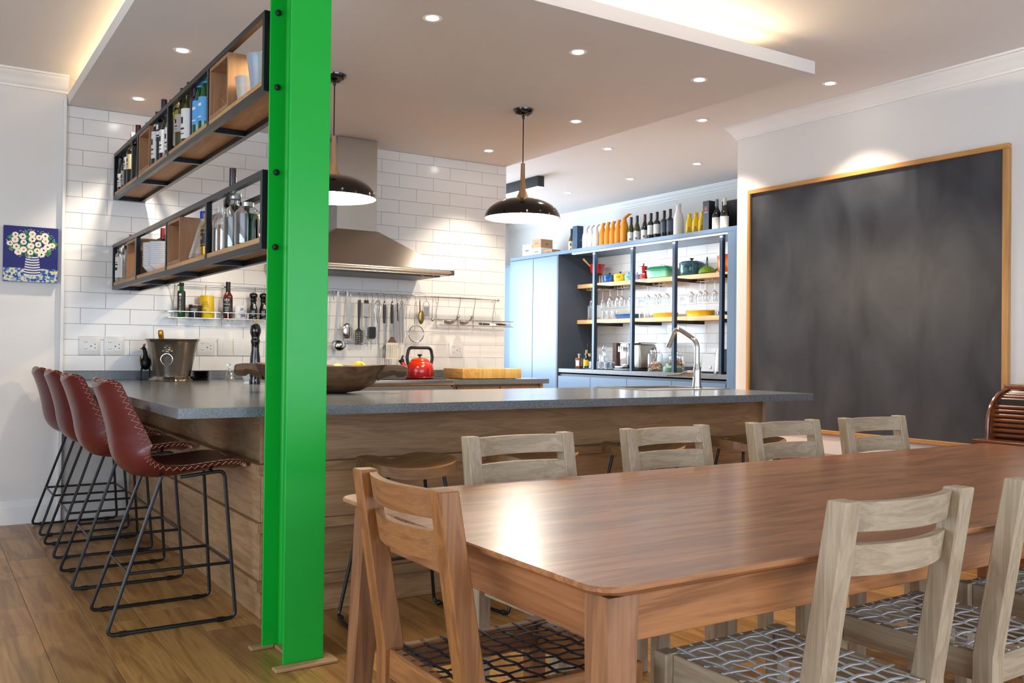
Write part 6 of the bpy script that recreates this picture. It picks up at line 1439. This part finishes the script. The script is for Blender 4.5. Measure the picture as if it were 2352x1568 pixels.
HG = [(8.47, 'at the far end beside the dark panel'), (8.30, 'second from the far end')] + [(8.13 - 0.0, 'left in the bay between first and second posts'), (8.03, 'second in that far bay'), (7.92, 'third in that far bay'), (7.81, 'right in that far bay')] + [(7.49, 'left in the bay between second and third posts'), (7.40, 'second in the middle bay'), (7.31, 'third in the middle bay'), (7.22, 'right in the middle bay')] + [(6.83, 'left in the bay nearest the blackboard wall'), (6.73, 'second in the near bay'), (6.63, 'third in the near bay'), (6.53, 'right in the near bay')]
for i, (y, w) in enumerate(HG):
    hanger(y, 'white wire glass hanger under the shelf, ' + w)
    o = obj('wine_glass', glass_me if i > 1 else flute_me); o.location = (6.60 + 0.03*(i % 2), y, zr - 0.0235); tag(o, 'clear hanging wine glass, ' + w, 'wine glass', 'hanging wine glasses')
# ---------------------------------------------------------------- lower pantry shelf
ZS2 = S2 + 0.0005
tum = Mb().lathe([(0, 0.004), (0.026, 0), (0.028, 0.003), (0.034, 0.095), (0.0325, 0.095), (0.026, 0.010), (0, 0.010)], 20, cap=False).mesh('tumbler', GG)
tall_t = Mb().lathe([(0, 0.006), (0.036, 0), (0.036, 0.004), (0.030, 0.03), (0.030, 0.12), (0.026, 0.165), (0.0245, 0.165), (0.0285, 0.12), (0.028, 0.03), (0, 0.012)], 20, cap=False).mesh('tumbler', GG)
for x, y, k, w in ((6.60, 8.50, 1, 'tall clear glass at the far end of the lower pantry shelf'), (6.60, 8.34, 1, 'second tall clear glass behind the first black post'), (6.60, 8.24, 0, 'clear tumbler left of the blue tray, farthest'), (6.60, 8.15, 0, 'clear tumbler left of the blue tray, middle'), (6.72, 8.18, 0, 'clear tumbler left of the blue tray, back row'), (6.60, 8.055, 0, 'clear tumbler left of the blue tray, nearest it'), (6.62, 7.615, 0, 'clear tumbler right of the second post'), (6.62, 7.53, 0, 'clear tumbler between second post and yellow dish'), (6.74, 7.58, 0, 'clear tumbler in the back row right of the second post')):
    o = obj('tumbler', tall_t if k else tum); o.location = (x, y, ZS2); tag(o, w, 'glass', 'drinking glasses on the lower pantry shelf')
def tray(label, y, hx_, hy_, h_, m_, r=0.02, x=6.66, rz=0.0, round_=False):
    t = thing('serving_dish', label, 'dish', (x, y, ZS2), rz, 'dishes on the lower pantry shelf')
    m = Mb(); f = rrect
    lv = ((0.86, 0.0), (0.92, 0.006), (0.97, h_*0.9), (1.0, h_), (0.965, h_), (0.93, h_*0.85), (0.88, 0.012))
    rings = [[m.bm.verts.new((px, py, z)) for px, py in f(hx_*s_, hy_*s_, min(hx_*s_, hy_*s_)*(0.98 if round_ else 0.22), 6)] for s_, z in lv]
    for A, C in zip(rings, rings[1:]):
        for i in range(len(A)): j = (i+1) % len(A); m.bm.faces.new((A[i], A[j], C[j], C[i]))
    m.bm.faces.new(rings[0][::-1]); m.bm.faces.new(rings[-1]); m.build('dish', m_, t, ang=0.7)
    for s_ in (-1, 1): Mb().tube([(-hx_*0.25, s_*hy_*0.97, h_*0.9), (-hx_*0.2, s_*hy_*1.08, h_*0.92), (hx_*0.2, s_*hy_*1.08, h_*0.92), (hx_*0.25, s_*hy_*0.97, h_*0.9)], 0.006, 8, fl=0.01).build('handle', m_, t)
    return t
tray('bright blue rectangular baking dish on the lower pantry shelf', 7.86, .10, .145, .052, enamel('dishblue', '0E5A96'))
tray('yellow oval gratin dish right of the second post', 7.27, .095, .155, .048, enamel('dishyellow', 'D8AC06'), round_=True)
tray('larger yellow oval gratin dish right of the third post', 6.76, .11, .165, .060, enamel('dishyellow', 'D8AC06'), round_=True)
t = thing('patterned_plate_stack', 'blue and white patterned dish at the end of the lower shelf', 'dish', (6.64, 6.38, ZS2))
m, N, L, p = _new('blue_stripe'); tc = N.new('ShaderNodeTexCoord'); wv = N.new('ShaderNodeTexWave'); wv.inputs['Scale'].default_value = 9; wv.bands_direction = 'Y'; L.new(tc.outputs['Object'], wv.inputs['Vector'])
rp = N.new('ShaderNodeValToRGB'); rp.color_ramp.elements[0].color = S('122A66'); rp.color_ramp.elements[0].position = 0.55; rp.color_ramp.elements[1].color = S('D8DCE4'); rp.color_ramp.elements[1].position = 0.6; L.new(wv.outputs[0], rp.inputs[0]); L.new(rp.outputs[0], p.inputs['Base Color']); p.inputs['Roughness'].default_value = 0.15
Mb().lathe([(0, 0), (0.085, 0), (0.105, 0.01), (0.110, 0.036), (0.104, 0.036), (0.096, 0.012), (0, 0.010)], 30, cap=False).build('bowl', m, t)
# ---------------------------------------------------------------- pantry worktop
PZ2 = 0.9205
t = thing('liqueur_bottle', 'square amber liqueur bottle with white label and glass stopper', 'bottle', (6.45, 8.50, PZ2), 0.5)
B((-0.042, -0.030, 0), (0.042, 0.030, 0.125), 0.008, 2).build('glass', F_AMB, t); B((-0.0425, -0.018, 0.030), (-0.0421, 0.022, 0.095)).build('label', L_WHITE, t); B((-0.030, -0.0306, 0.030), (0.022, -0.0302, 0.095)).build('label', L_WHITE, t)
Mb().lathe([(0.012, 0.124), (0.011, 0.148), (0.018, 0.152), (0.018, 0.168), (0.010, 0.174), (0, 0.175)], 14, cap=False).build('stopper', C_SILV, t)
GPB = 'bottles on the pantry worktop'
bottle('dark spirit bottle with cream neck label behind the yellow label', (6.52, 8.42, PZ2), .285, .037, 'burgundy', G_DARK, C_BLACK, (.50, .62, L_CREAM), group=GPB, ang=AP, name='spirit_bottle', c0=.78)
t = bottle('dark liqueur bottle with yellow shield label and cork', (6.44, 8.345, PZ2), .215, .042, 'burgundy', G_DARK, mat('cork', 'A5805A', .7), (.16, .48, mat('label_yellow', 'E2B40A', .5)), group=GPB, ang=AP, name='liqueur_bottle', span=1.5, c0=.80)
t = thing('serving_tray', 'steel tray holding glasses and a crystal decanter', 'tray', (6.47, 8.10, PZ2), 0.0)
m = Mb(); rings = [[m.bm.verts.new((x, y, z)) for x, y in rrect(0.12*s_, 0.175*s_, 0.03, 4)] for s_, z in ((0.98, 0.0), (1.0, 0.002), (1.03, 0.008))]
for A, C in zip(rings, rings[1:]):
    for i in range(len(A)): j = (i+1) % len(A); m.bm.faces.new((A[i], A[j], C[j], C[i]))
m.bm.faces.new(rings[0][::-1]); m.build('tray', chrome_r, t)
GW = glass('frosted_tumbler', (0.93, 0.97, 1.0), 0.35)
wide = Mb().lathe([(0, 0.004), (0.030, 0), (0.034, 0.004), (0.039, 0.085), (0.037, 0.085), (0.031, 0.012), (0, 0.012)], 16, cap=False).mesh('tumbler', GW)
for i, (x, y, w) in enumerate(((6.42, 8.225, 'leftmost on the steel tray'), (6.42, 8.14, 'second from left on the steel tray'), (6.42, 8.055, 'third from left on the steel tray'), (6.42, 7.97, 'rightmost on the steel tray'), (6.51, 7.985, 'back right on the steel tray'))):
    o = obj('tumbler', wide); o.location = (x, y, PZ2 + 0.0025); tag(o, 'cut glass tumbler, ' + w, 'glass', 'tumblers on the steel tray')
t = thing('decanter', 'square crystal decanter with round stopper on the steel tray', 'decanter', (6.50, 8.10, PZ2 + 0.0025), 0.3)
B((-0.040, -0.040, 0.0), (0.040, 0.040, 0.150), 0.008, 2).build('body', glass('crystal', (0.93, 0.96, 1), 0.3), t); Mb().lathe([(0.016, 0.15), (0.016, 0.185), (0.026, 0.190), (0.026, 0.196), (0.012, 0.20)], 16, cap=False).build('neck', GW, t)
Mb().sphere((0, 0, 0.236), 0.030, 12, 1, 0.6, 1.2).build('stopper', GW, t)
t = thing('decanter', 'blue filled glass decanter at the back of the steel tray', 'decanter', (6.53, 8.205, PZ2 + 0.0025), 0.0)
Mb().lathe([(0, 0), (0.036, 0), (0.040, 0.02), (0.040, 0.07), (0, 0.09)], 18, cap=False).build('fill', mat('ink_blue', '1A3A86', .15, coat=.4), t); Mb().lathe([(0.040, 0.09), (0.016, 0.11), (0.016, 0.16), (0, 0.165)], 16, cap=False).build('neck', GW, t)
o = B((6.70, 8.13, PZ2), (6.78, 8.20, PZ2 + 0.30), 0.003, 1).build('bottle_carton', mat('brown_carton', '5A3226', 0.5, var=0.6, scale=40)); tag(o, 'brown patterned bottle carton behind the steel tray', 'box')
# coffee machine
t = thing('coffee_machine', 'chrome and steel coffee machine on the pantry worktop', 'coffee machine', (6.50, 7.56, PZ2), 0.0)
B((-0.175, -0.16, 0.0), (0.17, 0.16, 0.022), 0.008, 2).build('base', black_plastic, t); B((-0.17, 0.02, 0.0225), (-0.06, 0.155, 0.05), 0.012, 3).build('drip_tray', chrome, t)
B((-0.07, -0.145, 0.0225), (0.165, 0.005, 0.285), 0.02, 3).build('body', steel, t); B((-0.10, 0.006, 0.0515), (0.10, 0.150, 0.290), 0.014, 3).build('front_panel', chrome, t)
for i in range(3): Mb().lathe([(0.014, 0), (0.014, 0.05), (0.010, 0.06), (0, 0.06)], 14, m=tr(-0.135, 0.045 + i*0.033, 0.20)).build('spout', chrome, t)
B((-0.10, -0.15, 0.2905), (0.165, 0.15, 0.302), 0.004, 1).build('lid', chrome_r, t); Mb().tube([(0.14, -0.16, 0.25), (0.12, -0.20, 0.17), (0.10, -0.205, 0.09)], 0.006, 8).build('steam_pipe', black_metal, t)
# glass jars
def jar(label, y, R, H, fillh, colors, x, seedv, scale):
    t = thing('storage_jar', label, 'jar', (x, y, PZ2))
    Mb().lathe([(0, 0.002), (R*0.95, 0), (R, 0.008), (R, H*0.74), (R*0.9, H*0.80), (R*0.62, H*0.84), (R*0.62, H*0.88)], 28, cap=False).build('glass', GC, t)
    l = Mb().lathe([(R*0.66, H*0.88), (R*0.68, H*0.885), (R*0.68, H*0.93), (R*0.5, H*0.945), (0, H*0.95)], 24, cap=False).build('lid', glass('jar_lid', (0.95, 0.97, 0.97), 0.3), t); Mb().lathe([(R*0.14, H*0.945), (R*0.2, H*0.98), (R*0.16, H), (0, H)], 12, cap=False).build('lid_knob', MATS['jar_lid'], l)
    rr = random.Random(seedv)
    for ci, c in enumerate(colors):
        m = Mb()
        for i in range(26):
            a = rr.random()*2*PI; q = math.sqrt(rr.random())*R*0.82; z = 0.012 + rr.random()*fillh*(1 - 0.3*q/R)
            if scale[0] == 's': m.sphere((q*math.cos(a), q*math.sin(a), z), R*0.13, 5)
            else: m.box((-R*0.2, -R*0.16, -R*0.03), (R*0.2, R*0.16, R*0.03), m=tr(q*0.8*math.cos(a), q*0.8*math.sin(a), z + 0.01) @ rot('Z', a) @ rot('X', rr.random()*2))
        m.build('contents', mat('sweet_' + c, c, 0.4), t)['kind'] = 'stuff'
jar('glass jar of mixed sweets beside the coffee machine', 7.275, .082, .235, .095, ('C9A06A', 'B8604A', 'E0D2B8'), 6.52, 4, 's')
jar('glass jar of orange biscuits left of the tap', 7.035, .085, .215, .125, ('B8742A', 'C98E3C', '8E4A1C'), 6.60, 5, 'b')
t = thing('ceramic_bowl', 'low sage green ceramic jar behind the tap', 'jar', (6.40, 6.88, PZ2)); sg = mat('sage_glaze', '5E7A62', 0.4, var=0.06)
Mb().lathe([(0, 0), (0.095, 0), (0.098, 0.01), (0.096, 0.048), (0.084, 0.062), (0.066, 0.068), (0.064, 0.085), (0, 0.085)], 30, cap=False).build('body', sg, t); Mb().lathe([(0.066, 0.0855), (0.066, 0.092), (0, 0.094)], 26, cap=False).build('lid', mat('cork_lid', '7A6038', .7), t)
# toaster and kettle
t = thing('toaster', 'white and steel toaster beside the pantry kettle', 'toaster', (6.58, 6.475, PZ2), 0.2)
Mb().hexa([(-0.11, -0.085, 0.018), (0.11, -0.085, 0.018), (0.11, 0.085, 0.018), (-0.11, 0.085, 0.018)], [(-0.095, -0.07, 0.19), (0.095, -0.07, 0.19), (0.095, 0.07, 0.19), (-0.095, 0.07, 0.19)]).build('body', mat('cream_steel', 'C9C9C8', 0.25, 0.5), t); B((-0.105, -0.08, 0), (0.105, 0.08, 0.0175), 0.004, 1).build('base', black_plastic, t)
Mb().lathe([(0.014, 0), (0.014, 0.008), (0, 0.009)], 14, m=tr(-0.107, -0.02, 0.06) @ rot('Y', -PI/2)).build('dial', chrome, t); B((-0.07, -0.03, 0.1905), (0.07, 0.03, 0.193)).build('slot', black_plastic, t)
t = thing('electric_kettle', 'brushed steel electric kettle at the right end of the pantry worktop', 'kettle', (6.42, 6.215, PZ2), 0.4)
Mb().lathe([(0, 0.0), (0.082, 0.0), (0.084, 0.004), (0.082, 0.022)], 30, cap=False).build('base', black_plastic, t)
Mb().lathe([(0.080, 0.0225), (0.081, 0.03), (0.074, 0.12), (0.064, 0.228), (0.060, 0.236), (0, 0.240)], 32, cap=False).build('body', mat('warm_steel', 'C4BCB0', 0.2, 0.95, var=.05), t)
Mb().tube([(0.058, -0.02, 0.215), (0.102, -0.035, 0.215), (0.108, -0.038, 0.15), (0.080, -0.028, 0.06)], 0.009, 10, fl=0.03).build('handle', chrome, t); Mb().lathe([(0.014, 0), (0.014, 0.006), (0, 0.007)], 14, m=tr(0.01, -0.079, 0.055) @ rot('X', PI/2)).build('dial', chrome, t)
